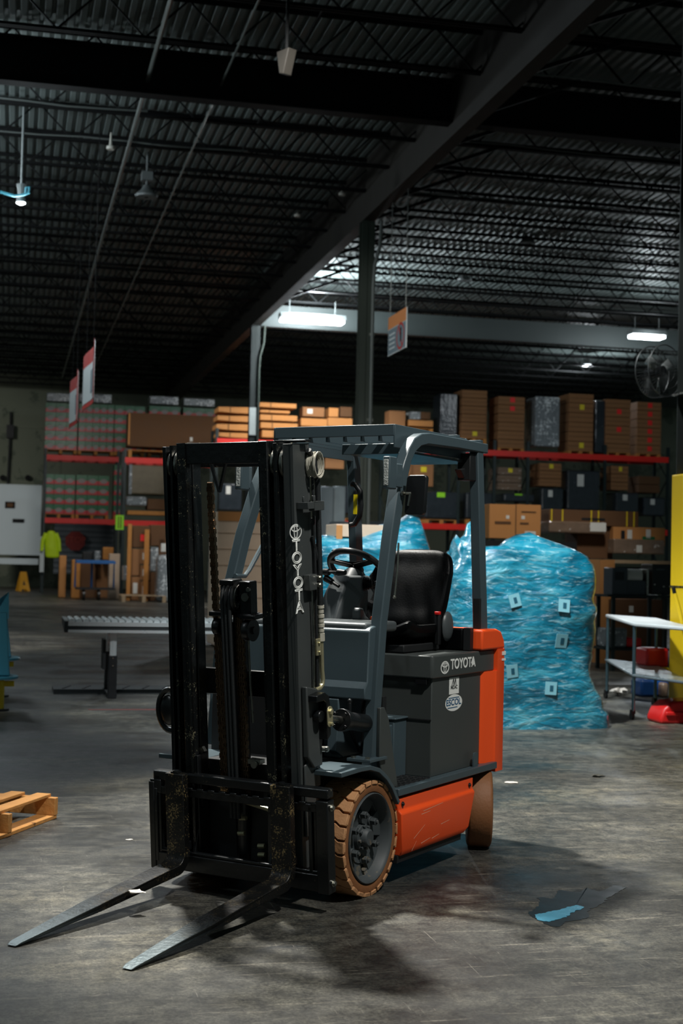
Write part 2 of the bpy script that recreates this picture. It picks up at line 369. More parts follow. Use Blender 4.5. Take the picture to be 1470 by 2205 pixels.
# coil of pale cable at the mast top
b = MM(); pts = []
for k in range(10*14):
    a = 2*PI*k/14; t = k/140
    pts.append((-.13+.05*t, .235+.035*math.cos(a)*(1+.25*math.sin(t*9)), 1.935+.052*math.sin(a)*(1+.12*math.cos(t*13))))
b.tube(pts, .0032, 6); b.obj('cable_coil', m_rope, FK)
# tilt cylinder bracket, pin, rod and barrel
b = MM(); b.prism([(.05+.06,.97),(.225,.94),(.232,.88),(.232,.60),(.16,.60),(.11,.66)], 'x', -.13, -.10)
b.prism([(.11,.62),(.21,.66),(.20,.3),(.11,.3)], 'x', -.13,-.118)
b.obj('tilt_bracket', m_panel, FK, bev=.006)
b = MM(); prof = [(.12,.93),(.19,.935),(.225,.915),(.235,.87),(.235,.74),(.205,.72),(.205,.885),(.18,.90),(.12,.90)]
b.prism(prof, 'x', -.105, -.055); b.cyl((-.10,.175,.83),(-.065,.175,.83), .026, 16); b.obj('pin_housing', m_black, FK, bev=.004)
b = MM(); n = 20; pl = []
for k in range(n): a = 2*PI*k/n; pl.append((.222+.024*math.cos(a), .845+.024*math.sin(a)+(-.045 if math.sin(a) < -.2 else 0)))
b.prism(pl, 'x', -.055, -.05); b.cyl((-.05,.222,.845),(-.04,.222,.845),.014,6); b.cyl((-.05,.224,.79),(-.038,.224,.79),.009,8); b.obj('pin_plate', m_zinc, FK, bev=.001)
pr0 = V(-.10, -.27, .83); pr1 = V(-.10,.13,.77)
b = F(); dd = (pr1-pr0).normalized()
b.cyl(pr0, pr0+dd*.20, .0165, 16); rod = b.obj('tilt_cylinder_rod', m_steel, FK)
b = F(); b.cyl(pr0+dd*.17, pr0+dd*.20, .052, 20); b.cyl(pr0+dd*.20, pr0+dd*.23, .046, 20); b.cyl(pr0+dd*.23, pr0+dd*.55, .042, 20)
for k in range(4): a = PI/4+PI/2*k; c = pr0+dd*.17+V(math.cos(a)*.04,0,math.sin(a)*.04); b.cyl(c-dd*.012, c, .007, 6)
b.cyl(pr0+dd*.25+V(0,0,.035), pr0+dd*.25+V(0,0,.085), .009, 8); b.sphere(pr0+dd*.25+V(0,0,.092), .012, 8)
b.obj('tilt_cylinder', m_black, FK, bev=.002)
b = MM(); b.cyl((-.12,.235,.67),(-.09,.245,.67),.012,10); b.sphere((-.085,.245,.67),.014,8); b.obj('grease_cap', m_steel, FK)
# loop and plate on the far side of the mast
b = MM(); pts = [(-.93,.3,.86)]+[(-.98+.07*math.cos(rad(90+a)),.3,.77+.10*math.sin(rad(90+a))) for a in range(0,181,15)]+[(-.93,.3,.67)]
b.tube(pts, .014, 8); b.sphere((-.99,.30,.77), .05, 14, (1,.5,1.5)); b.obj('side_marker_loop', m_black, FK)

# ---- lettering on the mast side
LX = -.1285
def ring(b, cx, cy, rx, ry, w, k=0, n=28, M=None):
    b.add([( (rx-(w if i % 2 else 0))*math.cos(2*PI*(i//2)/n)+cx, (ry-(w if i % 2 else 0))*math.sin(2*PI*(i//2)/n)+cy, 0) for i in range(2*n)],
          [(2*i, 2*((i+1) % n), 2*((i+1) % n)+1, 2*i+1) for i in range(n)], M)
def emblem(b, cx, cy, rx, ry, w, M):
    ring(b, cx, cy, rx, ry, w, M=M); ring(b, cx, cy, rx*.33, ry*.92, w*.9, M=M); ring(b, cx, cy+ry*.40, rx*.70, ry*.42, w*.9, M=M)
Mp = MT @ axes((LX,0,0), (0,1,0), (0,0,1), (1,0,0))
b = MB(); emblem(b, .098, 1.648, .050, .034, .0065, Mp); b.obj('emblem', m_white, FK, smooth=0)
for k, ch in enumerate('TOYOTA'):
    s = 1.551-k*.0545
    text_obj('lettering', ch, .070, Mp @ Matrix.Translation((.098+k*.003, s, .0004)), m_white, FK, outline=.0026, align='CENTER', sx=1.45)

# ---- front wheels
def tyre(b, cx0, cy, cz, R, w, sgn=1):    # outer face at cx0, body towards -sgn
    ax = (sgn,0,0)
    b.lathe([(-w+.004,R*.80),(-w,R*.86),(-w+.004,R*.925),(-w+.02,R*.94),(-.02,R*.94),(-.004,R*.925),(0,R*.86),(-.004,R*.80),(-.03,R*.76),(-w+.03,R*.76)], (cx0,cy,cz), ax, 60)
def lugs(b, cx0, cy, cz, R, w, n=26, sgn=1):
    half = w*.53
    for side in (0, 1):
        for k in range(n):
            a0 = 2*PI*(k+.5*side)/n; da = 2*PI/n*.84
            # polygon along width t (0 edge..1 centre) with zigzag offset
            prof = [(0.0,0.),(.30,.0),(.55,.30),(.78,.30),(1.0,-.05)]
            lo = []; hi = []
            for t, z in prof:
                x = -t*half if side == 0 else -w+t*half
                for r, lst in ((R*.93, lo), (R, hi)):
                    for aa in (a0+z*da, a0+z*da+da):
                        lst.append((cx0+sgn*x, cy+math.sin(aa)*r, cz+math.cos(aa)*r))
            m = len(prof); vs = lo+hi; fs = []
            for i in range(m-1):
                fs += [(2*m+2*i, 2*m+2*i+1, 2*m+2*i+3, 2*m+2*i+2), (2*i,2*i+2,2*m+2*i+2,2*m+2*i), (2*i+1,2*m+2*i+1,2*m+2*i+3,2*i+3)]
            fs += [(0,2*m,2*m+1,1),(2*m-2,2*m-1,4*m-1,4*m-2)]
            b.add(vs, fs)
            if side == 0:   # shoulder block wrapping onto the sidewall
                pts = []
                for aa in (a0+.02, a0+da-.02):
                    pts += [(cx0, cy+math.sin(aa)*R*.985, cz+math.cos(aa)*R*.985),(cx0+sgn*.003, cy+math.sin(aa)*R*.93, cz+math.cos(aa)*R*.93),(cx0-sgn*.01, cy+math.sin(aa)*R*.93, cz+math.cos(aa)*R*.93),(cx0-sgn*.01, cy+math.sin(aa)*R*.99, cz+math.cos(aa)*R*.99)]
                b.add(pts, [(0,1,2,3),(4,7,6,5),(0,4,5,1),(1,5,6,2),(2,6,7,3),(3,7,4,0)])
def front_wheel(cx0, sgn):
    cy, cz, R = .03, .262, .264; ax = V(sgn,0,0)
    W = empty('front_wheel', (cx0-FOFF.x, cy-FOFF.y, cz)); W.parent = FK
    T = Matrix.Translation(-V(cx0, cy, cz))
    b = MB(T); lugs(b, cx0, cy, cz, R, .185, 26, sgn); b.obj('tread', m_tyre, W, bev=.0025, smooth=30)
    b = MB(T); tyre(b, cx0, cy, cz, R, .185, sgn); b.obj('tyre', m_tyreside, W)
    b = MB(T); C0 = (cx0,cy,cz)
    b.lathe([(-.17,.17),(-.17,.212),(.0,.206),(.003,.202),(.0,.196),(-.012,.186),(-.055,.176),(-.055,.168),(-.16,.16)], C0, ax, 56)
    b.lathe([(-.075,.0),(-.052,.118),(-.062,.118),(-.085,.0)], C0, ax, 40, closed=False)
    b.lathe([(-.060,.03),(-.060,.12),(-.070,.12),(-.070,.03)], C0, ax, 40)
    for k in range(6):          # plate between the hand holes
        a0 = 2*PI*k/6+.25; n = 6; vs = []; w2 = .29
        for i in range(n+1):
            a = a0-w2+2*w2*i/n
            wo = 1.18 if True else 1
            ao = a0+(a-a0)*1.0
            for r, aa in ((.115, a0+(a-a0)*1.15), (.178, a0+(a-a0)*1.22)):
                for x in (-.058 if r < .15 else -.05, -.075): vs.append((cx0+sgn*x, cy+math.cos(aa)*r, cz+math.sin(aa)*r))
        fs = []
        for i in range(n):
            q = 4*i; fs += [(q,q+2,q+6,q+4),(q+1,q+5,q+7,q+3),(q,q+4,q+5,q+1),(q+2,q+3,q+7,q+6)]
        fs += [(0,1,3,2),(4*n,4*n+2,4*n+3,4*n+1)]
        b.add(vs, fs)
    b.obj('rim', m_rim, W, smooth=40)
    b = MB(T); b.lathe([(-.16,.0),(-.16,.165),(-.14,.165),(-.14,.0)], C0, ax, 32, closed=False); b.obj('wheel_back', m_dark, W)  # dark disc stands in for the shade behind the hand holes
    b = MB(T)
    b.lathe([(-.06,.0),(-.06,.062),(-.040,.060),(-.036,.045),(-.012,.040),(-.006,.034),(-.006,.0)], C0, ax, 28, closed=False)
    for k in range(8):
        a = 2*PI*k/8+.2; c = V(cx0, cy+.051*math.cos(a), cz+.051*math.sin(a)); b.cyl(c-ax*.04, c-ax*.026, .0085, 6)
    b.obj('hub', m_rim, W, bev=.0015)
    for k in range(6):
        a = 2*PI*k/6+.62; c = V(cx0, cy+.104*math.cos(a), cz+.104*math.sin(a))
        b = MB(T); b.cyl(c-ax*.056, c-ax*.048, .022, 16); b.cyl(c-ax*.048, c-ax*.022, .018, 6); b.cyl(c-ax*.022, c-ax*.012, .009, 10); b.obj('lug_nut', m_rim, W, bev=.0015)
    return W
front_wheel(0, 1); front_wheel(-.95, -1)
# ---- rear steered wheel, turned so its tread faces forward
RW = empty('rear_wheel', (-.065-FOFF.x, 1.38-FOFF.y, .208)); RW.parent = FK
axr = V(.89,.45,0).normalized()
b = MB(); b.lathe([(-.062,.12),(-.066,.19),(-.06,.203),(-.05,.208),(.05,.208),(.06,.203),(.066,.19),(.062,.12)], (0,0,0), axr, 56); b.obj('tyre', m_tyreside, RW, smooth=50)
b = MB(); b.lathe([(-.05,.0),(-.05,.12),(.05,.12),(.03,.09),(.03,.0)], (0,0,0), axr, 32, closed=False); b.obj('rim', m_rim, RW)
RW2 = RW.copy(); COL.objects.link(RW2); RW2.location.x = -.85-FOFF.x
for ch in list(RW.children):
    c = ch.copy(); COL.objects.link(c); c.parent = RW2
# ---- chassis and body
b = F(); b.box(-.90,-.05,.33,1.06,.09,.42); b.box(-.70,-.25,1.06,1.50,.12,.42); b.box(-.9,-.05,1.06,1.5,.40,.425); b.box(-.74,-.22,-.28,.33,.10,.60); b.box(-.86,-.30,-.03,.12,.58,.89); b.cyl((-.9,.03,.262),(-.1,.03,.262),.07,20); b.box(-.88,-.30,.245,.45,.4,1.18)
b.obj('chassis', m_dark, FK, bev=.004)  # includes a dark block added to blacken the gap behind the mast
# fenders
for sg, x0, x1 in ((1,-.24,.022),(-1,-.972,-.71)):
    b = F(); top = [(-.30,.600),(-.12,.605),(-.03,.602),(.06,.580),(.14,.535),(.20,.485),(.245,.43),(.27,.40)]
    n = []
    for i, p in enumerate(top):
        a = Vector(top[max(0,i-1)]); c = Vector(top[min(len(top)-1,i+1)]); d = (c-a).normalized(); n.append((p[0]+d.y*.022, p[1]-d.x*.022))
    b.prism(top+n[::-1], 'x', x0, x1); b.obj('fender', m_slate, FK, bev=.003, smooth=45)
b = F(); b.box(-.14,-.015,.03,.20,.602,.616)
bp = b.obj('pillar_base', m_slate, FK, bev=.002)
for x, y in ((-.115,.05),(-.04,.05)):
    c = F(); c.cyl((x,y,.616),(x,y,.626),.012,6); c.obj('bolt', m_steel, bp)
# side gusset beside the pillar foot
b = F(); b.prism([(.15,.60),(.15,.845),(.19,.845),(.235,.79),(.345,.455),(.275,.41),(.2,.495)], 'x', -.05, -.03); b.obj('gusset_panel', m_hood, FK, bev=.004)
# cowl
b = F(); prof = [(.24,1.225),(.16,1.224),(.125,1.215),(.108,1.20),(.10,.965),(.075,.935),(.075,.885),(.14,.875),(.24,.875)]
b.prism(prof, 'x', -.88, -.075); b.obj('front_cowl', m_slate, FK, bev=.006)
b = F(); b.prism([(.075,.88),(.10,.60),(.32,.60),(.32,.88)], 'x', -.88, -.215); b.obj('lower_cowl', m_slate, FK, bev=.006)
b = F(); b.prism([(.12,1.236),(.16,1.24),(.44,1.24),(.44,1.19),(.12,1.19)], 'x', -.87,-.10); b.obj('dash_top', m_console, FK, bev=.015, seg=3)
b = F(); b.box(-.30,-.10,.30,.34,.60,.88); b.tube([(-.16,.28,.90),(-.14,.2,.87),(-.12,.14,.83)], .008,8); b.tube([(-.20,.26,.62),(-.18,.16,.70),(-.19,.10,.78)], .008,8); b.obj('cylinder_bay', m_dark, FK)
b = F(); b.prism([(.05,.64),(.07,.80),(.10,.82),(.16,.80),(.13,.60)], 'x', -.26,-.21); b.obj('bay_bracket', m_slate, FK, bev=.003)
# floor, step and battery box
b = F(); b.box(-.94,-.02,.24,.72,.425,.452); b.obj('floor_plate', m_slate, FK, bev=.003)
b = F(); b.box(-.035,.014,.27,1.435,.42,.456); b.obj('side_sill', m_slate, FK, bev=.004)
b = F()
for i in range(7):
    for j in range(5): b.box(-.19+j*.036, -.19+j*.036+.028, .31+i*.054, .31+i*.054+.036, .452, .46)
b.obj('step_grip', m_dark, FK, bev=.002)
b = F(); b.box(-.90,-.17,.56,.70,.452,.74); b.box(-.90,-.16,.555,.70,.74,.752); b.obj('pedal_box', m_slate, FK, bev=.006)
b = F(); b.box(-.19,-.175,.50,.56,.46,.72); b.obj('pedal_box_side', m_slate, FK, bev=.01)
b = F(); b.box(-.172,-.168,.575,.60,.69,.70); b.box(-.172,-.168,.63,.645,.685,.70)
b = F(); b.box(-.92,-.035,.705,1.30,.452,.95); b.obj('battery_box', m_hood, FK, bev=.005)
b = F(); b.box(-.92,-.036,.70,.7049,.736,.742); b.obj('panel_seam', m_dark, FK)
b = F(); b.box(-.122,-.056,.685,.705,.915,.955); b.obj('hood_latch', m_plastic, FK, bev=.003)
b = F(); b.prism([(-.955,.68),(-.955,1.445),(-.02,1.445),(-.02,.69),(-.03,.68)], 'z', .948, 1.062); b.obj('battery_hood', m_hood, FK, bev=.012, seg=3)
b = F(); b.prism([(1.165,.456),(1.165,.515),(1.175,.53),(1.205,.53),(1.215,.515),(1.215,.456)], 'x', -.012,-.004); b.obj('stop_tab', m_slate, FK)
# orange side skirt
b = F()
sec = [(.004,.408),(.006,.352),(.022,.335),(.022,.165),(.004,.132),(-.03,.132),(-.03,.408)]
y0 = [.27,.285,.29,.305,.315,.315,.27]; y1 = [1.142,1.135,1.13,1.06,1.035,1.035,1.142]
n = len(sec); vs = [(x,a,z) for (x,z),a in zip(sec,y0)]+[(x,a,z) for (x,z),a in zip(sec,y1)]
b.add(vs, [(i,(i+1) % n,n+(i+1) % n,n+i) for i in range(n)]+[tuple(range(n)),tuple(range(n,2*n))[::-1]])
sk = b.obj('side_skirt', m_orange, FK, bev=.006, seg=3)
for y, z in ((.325,.378),(1.09,.372)):
    c = F(); c.cyl((.004,y,z),(.010,y,z),.012,12); c.cyl((.01,y,z),(.015,y,z),.007,6); c.obj('bolt', m_plastic, sk)
c = F()
for y, z, l, dz in ((.52,.318,.22,.012),(.50,.305,.10,.004),(.72,.225,.10,.008),(.42,.20,.12,.05),(.50,.165,.10,.012),(.62,.17,.08,.01),(.40,.145,.05,.04)): c.add([(.0225,y,z),(.0225,y+l,z+dz),(.0225,y+l,z+dz+.0018),(.0225,y,z+.003)],[(0,1,2,3)])
c.obj('scratches', mat('pale_scratch', (222,170,140), .6), sk, smooth=0)
b = F(); b.box(-.06,-.005,.30,1.02,.10,.135); b.obj('skirt_lower_edge', m_dark, FK)
# counterweight
b = F(); pl = [(-.036,1.302),(-.018,1.33),(-.012,1.42),(0,1.435),(.004,1.53),(-.03,1.585),(-.12,1.63),(-.475,1.66),(-.83,1.63),(-.92,1.585),(-.954,1.53),(-.95,1.435),(-.914,1.302)]
b.prism(pl, 'z', .456, .948)
pl2 = [(-.036,1.447),(0,1.447),(.004,1.53),(-.03,1.585),(-.12,1.63),(-.475,1.66),(-.83,1.63),(-.92,1.585),(-.954,1.53),(-.95,1.447)]
b.prism(pl2, 'z', .948, 1.066)
pl3 = [(0,1.44),(.004,1.53),(-.03,1.585),(-.12,1.63),(-.475,1.66),(-.83,1.63),(-.92,1.585),(-.954,1.53),(-.95,1.44)]
b.prism(pl3, 'z', .40, .456)
cw = b.obj('counterweight', m_orange, FK, bev=.01, seg=3)
b = F(); pr = [(1.235,1.066),(1.235,1.176),(1.43,1.176),(1.49,1.160),(1.53,1.115),(1.545,1.066)]
b.prism(pr, 'x', -.952, .002); b.obj('counterweight_cap', m_orange, FK, bev=.012, seg=3)
b = F(); b.box(-.05,.006,1.50,1.545,1.03,1.05); b.box(-.05,.006,1.50,1.545,1.0,1.012); b.obj('rear_reflector', m_white, FK)
# black guard and pack behind the seat
b = F(); b.box(-.89,-.095,1.19,1.234,1.066,1.182); b.obj('rear_pack', m_vinyl, FK, bev=.01)
b = F(); b.box(-.092,-.052,1.195,1.234,1.066,1.185); b.box(-.09,-.055,1.31,1.335,1.17,1.34); b.obj('pillar_foot_strip', m_dark, FK)

# ---- overhead guard
fe = [(.110,.60),(.172,1.248),(.261,1.661),(.327,1.907),(.384,2.016),(.43,2.085),(.49,2.14),(.57,2.17),(.66,2.181),(1.03,2.184),(1.379,2.184)]
be = [(.170,.60),(.242,1.246),(.326,1.627),(.420,1.935),(.461,2.029),(.50,2.073),(.56,2.105),(.64,2.121),(1.0,2.130),(1.381,2.131)]
for x0, x1 in ((-.105,-.05),(-.895,-.84)):
    b = F()
    lean = 0 if x0 > -.5 else .16
    # strips between the two edges, so the bent tube stays clean
    prs = [(fe[0],be[0]),(fe[1],be[1]),(fe[2],be[2]),(fe[3],be[3]),(fe[4],be[4]),(fe[5],be[5]),(fe[6],be[5]),(fe[7],be[6]),(fe[8],be[7]),(fe[9],be[8]),(fe[10],be[9])]
    vs = []; fs = []
    for f_, b_ in prs:
        q = -lean*max(0, 1.98-f_[1]) if f_[1] > 1.4 else -lean*.58
        vs += [(x0+q,*f_),(x1+q,*f_),(x1+q,*b_),(x0+q,*b_)]
    for i in range(len(prs)-1):
        q = 4*i
        for j in range(4): fs.append((q+j, q+(j+1) % 4, q+4+(j+1) % 4, q+4+j))
    fs += [(3,2,1,0), tuple(4*(len(prs)-1)+j for j in range(4))]
    b.add(vs, fs); b.obj('front_pillar', m_slate, FK, bev=.006, smooth=40)
    b = F(); b.prism([(1.255,2.135),(1.33,2.135),(1.432,1.17),(1.352,1.17)], 'x', x0-.005 if x0 > -.5 else x0+.025, x1-.005 if x0 > -.5 else x1+.02); b.obj('rear_pillar', m_slate, FK, bev=.005)
b = F(); b.box(-.82,-.13,.415,.43,2.148,2.205); b.box(-.135,-.125,.42,1.25,2.09,2.205); b.box(-.83,-.82,.42,1.25,2.09,2.205); b.box(-.85,-.10,1.33,1.385,2.14,2.185); b.box(-.83,-.12,1.24,1.255,2.15,2.205); b.box(-.47,-.11,.50,.53,2.065,2.118)
b.obj('roof_frame', m_slate, FK, bev=.003)
for k in range(6):
    b = F(); x = -.72+k*.10; b.box(x-.005, x+.005, .43, 1.24, 2.125, 2.165); b.obj('roof_slat', m_slate, FK, bev=.001)
b = F(); b.box(-.47,-.105,.53,1.30,2.07,2.08); b.obj('roof_liner', m_plastic, FK)
b = F(); b.box(-.40,-.12,1.13,1.16,2.19,2.215); b.box(-.30,-.06,1.30,1.33,2.185,2.20); b.obj('roof_tab', m_slate, FK, bev=.002)
b = F(); b.box(-.145,-.07,1.19,1.30,1.975,2.12); b.prism([(1.14,2.03),(1.20,1.975),(1.20,2.04)], 'x', -.14,-.10); b.obj('rear_lamp_mount', m_dark, FK, bev=.004)
for y in (1.02,1.16): 
    b = F(); b.box(-.66,-.62,y,y+.05,2.20,2.212); b.obj('red_marker', m_red, FK)
b = F(); b.box(-.845,-.843,1.16,1.23,2.14,2.178); b.obj('small_label', m_lens, FK)
# headlamps
for x0, x1, y in ((-.075,-.035,.20),(-.915,-.875,.20)):
    b = F(); b.box(x0, x1, y, y+.075, 1.875, 2.03); b.box(x1-.012 if x0 > -.5 else x0, x1 if x0 > -.5 else x0+.012, y+.07, y+.14, 1.885, 2.0)
    o = b.obj('headlamp', m_slate, FK, bev=.006)
    c = F(); c.box(x0+.008, x1-.008, y-.003, y+.004, 1.89, 2.015); c.obj('lamp_lens', m_lens, o, bev=.002)
# mirror
b = F(); pts = []
cxm, czm, hw, hh = .024, 1.853, .053, .096
for a0, (sx, sz) in enumerate(((1,1),(-1,1),(-1,-1),(1,-1))):
    for k in range(5): a = rad(90*a0+90*k/4); pts.append((cxm+sx*(hw-.018)+.018*math.cos(a)-(czm-(czm+sz*(hh-.018)+.018*math.sin(a)))*.06, czm+sz*(hh-.018)+.018*math.sin(a)))
b.prism(pts, 'y', .355, .385); mo = b.obj('mirror', m_plastic, FK, bev=.005)
b = F(); b.tube([(-.045,.36,1.86),(-.02,.35,1.86),(.0,.358,1.86)], .008, 8); b.tube([(-.01,.35,1.80),(0.0,.35,1.86)], .006,8); b.cyl((-.045,.35,1.86),(-.035,.35,1.86),.014,8); b.obj('mirror_arm', m_steel, mo)
# grab handles
b = F(); b.tube([(-.80,1.20,1.96),(-.775,1.20,1.955),(-.745,1.20,1.92),(-.738,1.20,1.84),(-.745,1.20,1.78),(-.775,1.20,1.735),(-.80,1.20,1.73)], .016, 10)
gh = b.obj('grab_handle', m_plastic, FK); b = F(); b.box(-.775,-.755,1.18,1.19,1.79,1.90); b.obj('yellow_insert', m_yellow, gh)
b = F(); b.tube([(-.87,.40,1.78),(-.87,.455,1.71),(-.87,.46,1.66),(-.90,.33,1.47),(-.905,.30,1.44),(-.90,.20,1.44)], .012, 10); b.obj('grab_handle', m_slate, FK)
b = F(); b.tube([(-.045,.325,1.62),(-.04,.31,1.50),(-.04,.285,1.36)], .005, 8); b.sphere((-.04,.285,1.36),.009,8); b.obj('gas_strut', m_steel, FK)

# ---- console, steering wheel and levers
b = F()
lo = [(-.555,.40),(-.425,.38),(-.37,.48),(-.38,.62),(-.55,.62)]; mid = [(-.535,.47),(-.42,.45),(-.352,.55),(-.362,.68),(-.53,.68)]; hi = [(-.515,.52),(-.42,.51),(-.365,.56),(-.375,.66),(-.51,.66)]
vs = [(x,y,1.225) for x,y in lo]+[(x,y,1.37) for x,y in mid]+[(x,y,1.455) for x,y in hi]; n = 5; fs = []
for r in range(2):
    for i in range(n): fs.append((r*n+i, r*n+(i+1) % n, (r+1)*n+(i+1) % n, (r+1)*n+i))
fs += [tuple(range(n))[::-1], tuple(range(2*n,3*n))]
b.add(vs, fs); b.obj('steering_console', m_console, FK, bev=.012, seg=3)
wc = V(-.44,.63,1.49); nrm = V(0,.62,.78).normalized()
Mw = axes(wc, (1,0,0), nrm.cross(V(1,0,0)), nrm)
SW = empty('steering_wheel', wc-FOFF); SW.parent = FK
Tw = Matrix.Translation(-wc) @ Mw
b = MB(Tw); b.tube([(.145*math.cos(2*PI*k/40), .145*math.sin(2*PI*k/40), 0) for k in range(40)], .0165, 12, closed=True); b.obj('wheel_rim', m_plastic, SW)
b = MB(Tw); b.prism([(-.035,-.02),(-.03,.14),(.03,.14),(.035,-.02)], 'z', -.016,-.002); b.prism([(-.02,-.02),(-.13,-.06),(-.12,-.09),(.0,-.05)], 'z', -.016,-.002); b.prism([(.02,-.02),(.13,-.06),(.12,-.09),(.0,-.05)], 'z', -.016,-.002); b.cyl((0,0,-.05),(0,0,.006),.045,20,.038); b.obj('wheel_spokes', m_plastic, SW, bev=.004)
b = MB(Tw); b.cyl((-.12,-.06,.01),(-.12,-.06,.04),.008,10); b.sphere((-.12,-.06,.055),.022,12,(1,1,.8)); b.obj('spinner_knob', m_plastic, SW)
b = MB(Tw); b.cyl((0,0,-.10),(0,0,-.03),.06,20,.05); b.obj('column_shroud', m_console, SW, bev=.005)
for p, q in (((-.50,.45,1.47),(-.44,.44,1.47)),((-.53,.47,1.44),(-.485,.46,1.42))):
    p = V(*p); q = V(*q); b = F(); d = (q-p).normalized()
    if q.x > -.45: b.cyl(q, q+d*.045, .018, 12, .013); b.cyl(p, q, .008, 10); b.cyl(p-d*.03, p, .018, 12)
    else: b.cyl(p, q, .019, 12, .015); b.cyl(q, q+d*.05, .009, 10)
    b.obj('column_lever', m_plastic, FK)
b = F()
for k in range(5): b.lathe([(-.006,.012),(0,.036-.003*k),(.006,.012)], (-.355+.012*k,.56,1.415-.0*k),(1,.2,.05),18,closed=False)
b.obj('lever_boot', m_plastic, FK)
b = F(); b.tube([(-.31,.57,1.415),(-.26,.58,1.43),(-.22,.60,1.47)],.011,10); b.obj('direction_lever', m_plastic, FK)
b = F(); pp = [(.40,1.235),(.395,1.285),(.41,1.30),(.44,1.295),(.47,1.26),(.52,1.235)]
b.prism(pp, 'x', -.335,-.29); b.obj('brake_lever_cover', m_console, FK, bev=.012, seg=3)
b = F(); b.tube([(-.25,.45,1.245),(-.235,.50,1.262),(-.23,.52,1.27)],.011,10); b.obj('orange_release', m_orange, FK)
b = F(); b.tube([(-.42,.62,1.34),(-.36,.66,1.30),(-.33,.68,1.24)],.03,10); b.obj('lever_column', m_plastic, FK)

# ---- seat
ST = empty('seat', (-.405-FOFF.x, .98-FOFF.y, 1.066)); ST.parent = FK
Ts = FT @ Matrix.Translation((-.43,.95,1.066)); Tsl = Matrix()
def slab(nu, nv, fn, t_fn):
    vs = []; fs = []
    for lay in (0, 1):
        for j in range(nv+1):
            for i in range(nu+1):
                u = -1+2*i/nu; v = j/nv; p, nn = fn(u, v); vs.append(p+nn*(t_fn(u,v) if lay else 0))
    S = (nu+1)*(nv+1); id_ = lambda i,j,l: l*S+j*(nu+1)+i
    for j in range(nv):
        for i in range(nu):
            fs.append((id_(i,j,0),id_(i+1,j,0),id_(i+1,j+1,0),id_(i,j+1,0))); fs.append((id_(i,j+1,1),id_(i+1,j+1,1),id_(i+1,j,1),id_(i,j,1)))
    for j in range(nv): fs += [(id_(0,j,0),id_(0,j+1,0),id_(0,j+1,1),id_(0,j,1)), (id_(nu,j+1,0),id_(nu,j,0),id_(nu,j,1),id_(nu,j+1,1))]
    for i in range(nu): fs += [(id_(i+1,0,0),id_(i,0,0),id_(i,0,1),id_(i+1,0,1)), (id_(i,nv,0),id_(i+1,nv,0),id_(i+1,nv,1),id_(i,nv,1))]
    return vs, fs
def backf(u, v):
    hw = .228*(1-.12*(2*v-1)**4)+.02*math.sin(v*PI)
    x = u*hw; z = .10+v*.44-(.035*abs(u)**4 if v > .7 else 0)
    y = .13+.17*v**1.2-.065*abs(u)**2.6-.02*math.sin(v*PI*1.0)+ (.015 if abs(u) < .6 and .2 < v < .85 else 0)
    return V(x,y,z), V(0,1,-.1)
vs, fs = slab(14, 12, backf, lambda u,v: .07+.02*(1-v)); b = MB(); b.add(vs, fs); b.obj('backrest', m_vinyl, ST, sub=1, bev=0)
def cushf(u, v):
    x = u*(.24-.02*v**2); y = -.30+v*.46
    z = .055+.055*abs(u)**2.4+.035*(1-v)*0+.03*math.exp(-((v-.08)/.12)**2)
    return V(x,y,z), V(0,0,-1)
vs, fs = slab(14, 10, cushf, lambda u,v: .06); b = MB(); b.add([p+V(0,0,.04) for p in vs], fs); b.obj('cushion', m_vinyl, ST, sub=1)
b = MB(); b.box(-.20,.20,-.26,.16,0,.04); b.obj('seat_base', m_dark, ST, bev=.006)
b = MB(); b.sphere((.237,.17,.125),.07,16,(.35,.85,1.15)); b.obj('armrest', m_console, ST)
b = MB(); b.box(.21,.237,.07,.10,.03,.19); bk = b.obj('belt_buckle', m_plastic, ST, bev=.005)
b = MB(); b.box(.211,.238,.065,.09,.188,.205); b.obj('red_button', m_red, bk, bev=.003)
# yellow webbing
b = F(); pts = [(-.33,1.20,1.08),(-.26,1.27,1.085),(-.20,1.30,1.12),(-.16,1.33,1.115),(-.14,1.36,1.09),(-.17,1.33,1.072),(-.24,1.27,1.07)]
vs = []; fs = []
for i, p in enumerate(pts): vs += [V(*p)+V(.018,-.02,-.008*(i % 2)), V(*p)+V(-.018,.03,.012)]
for i in range(len(pts)-1): fs.append((2*i,2*i+1,2*i+3,2*i+2))
b.add(vs, fs); o = b.obj('seat_belt', m_yellow, FK); md = o.modifiers.new('t','SOLIDIFY'); md.thickness = .003; md2 = o.modifiers.new('s','SUBSURF'); md2.levels = md2.render_levels = 2

# ---- hood and battery decals
Mh = FT @ axes((-.0185,0,0), (0,1,0), (0,0,1), (1,0,0))
b = MB(); emblem(b, .818, .998, .050, .033, .009, Mh); b.obj('emblem', m_white, FK, smooth=0)
text_obj('lettering', 'TOYOTA', .073, Mh @ Matrix.Translation((.885,.971,0)), m_white, FK, offset=.0016, sx=1.02)
b = MB(); b.add([(1.135,1.005,.0008),(1.16,1.04,.0008),(1.185,1.0,.0008),(1.16,.99,.0008)],[(0,1,2,3)],Mh); b.obj('torn_sticker', m_white, FK, smooth=0)
Mb = FT @ axes((-.0345,0,0), (0,1,0), (0,0,1), (1,0,0))
b = MB(); b.add([(.905,.853,.0003),(1.025,.853,.0003),(1.025,.938,.0003),(.905,.938,.0003)],[(0,1,2,3)],Mb); s1 = b.obj('square_sticker', m_white, FK, smooth=0)
text_obj('sticker_text', 'MIDAC', .026, Mb @ Matrix.Translation((.965,.874,.0006)), m_panel, s1, align='CENTER', offset=.0006)
b = MB()
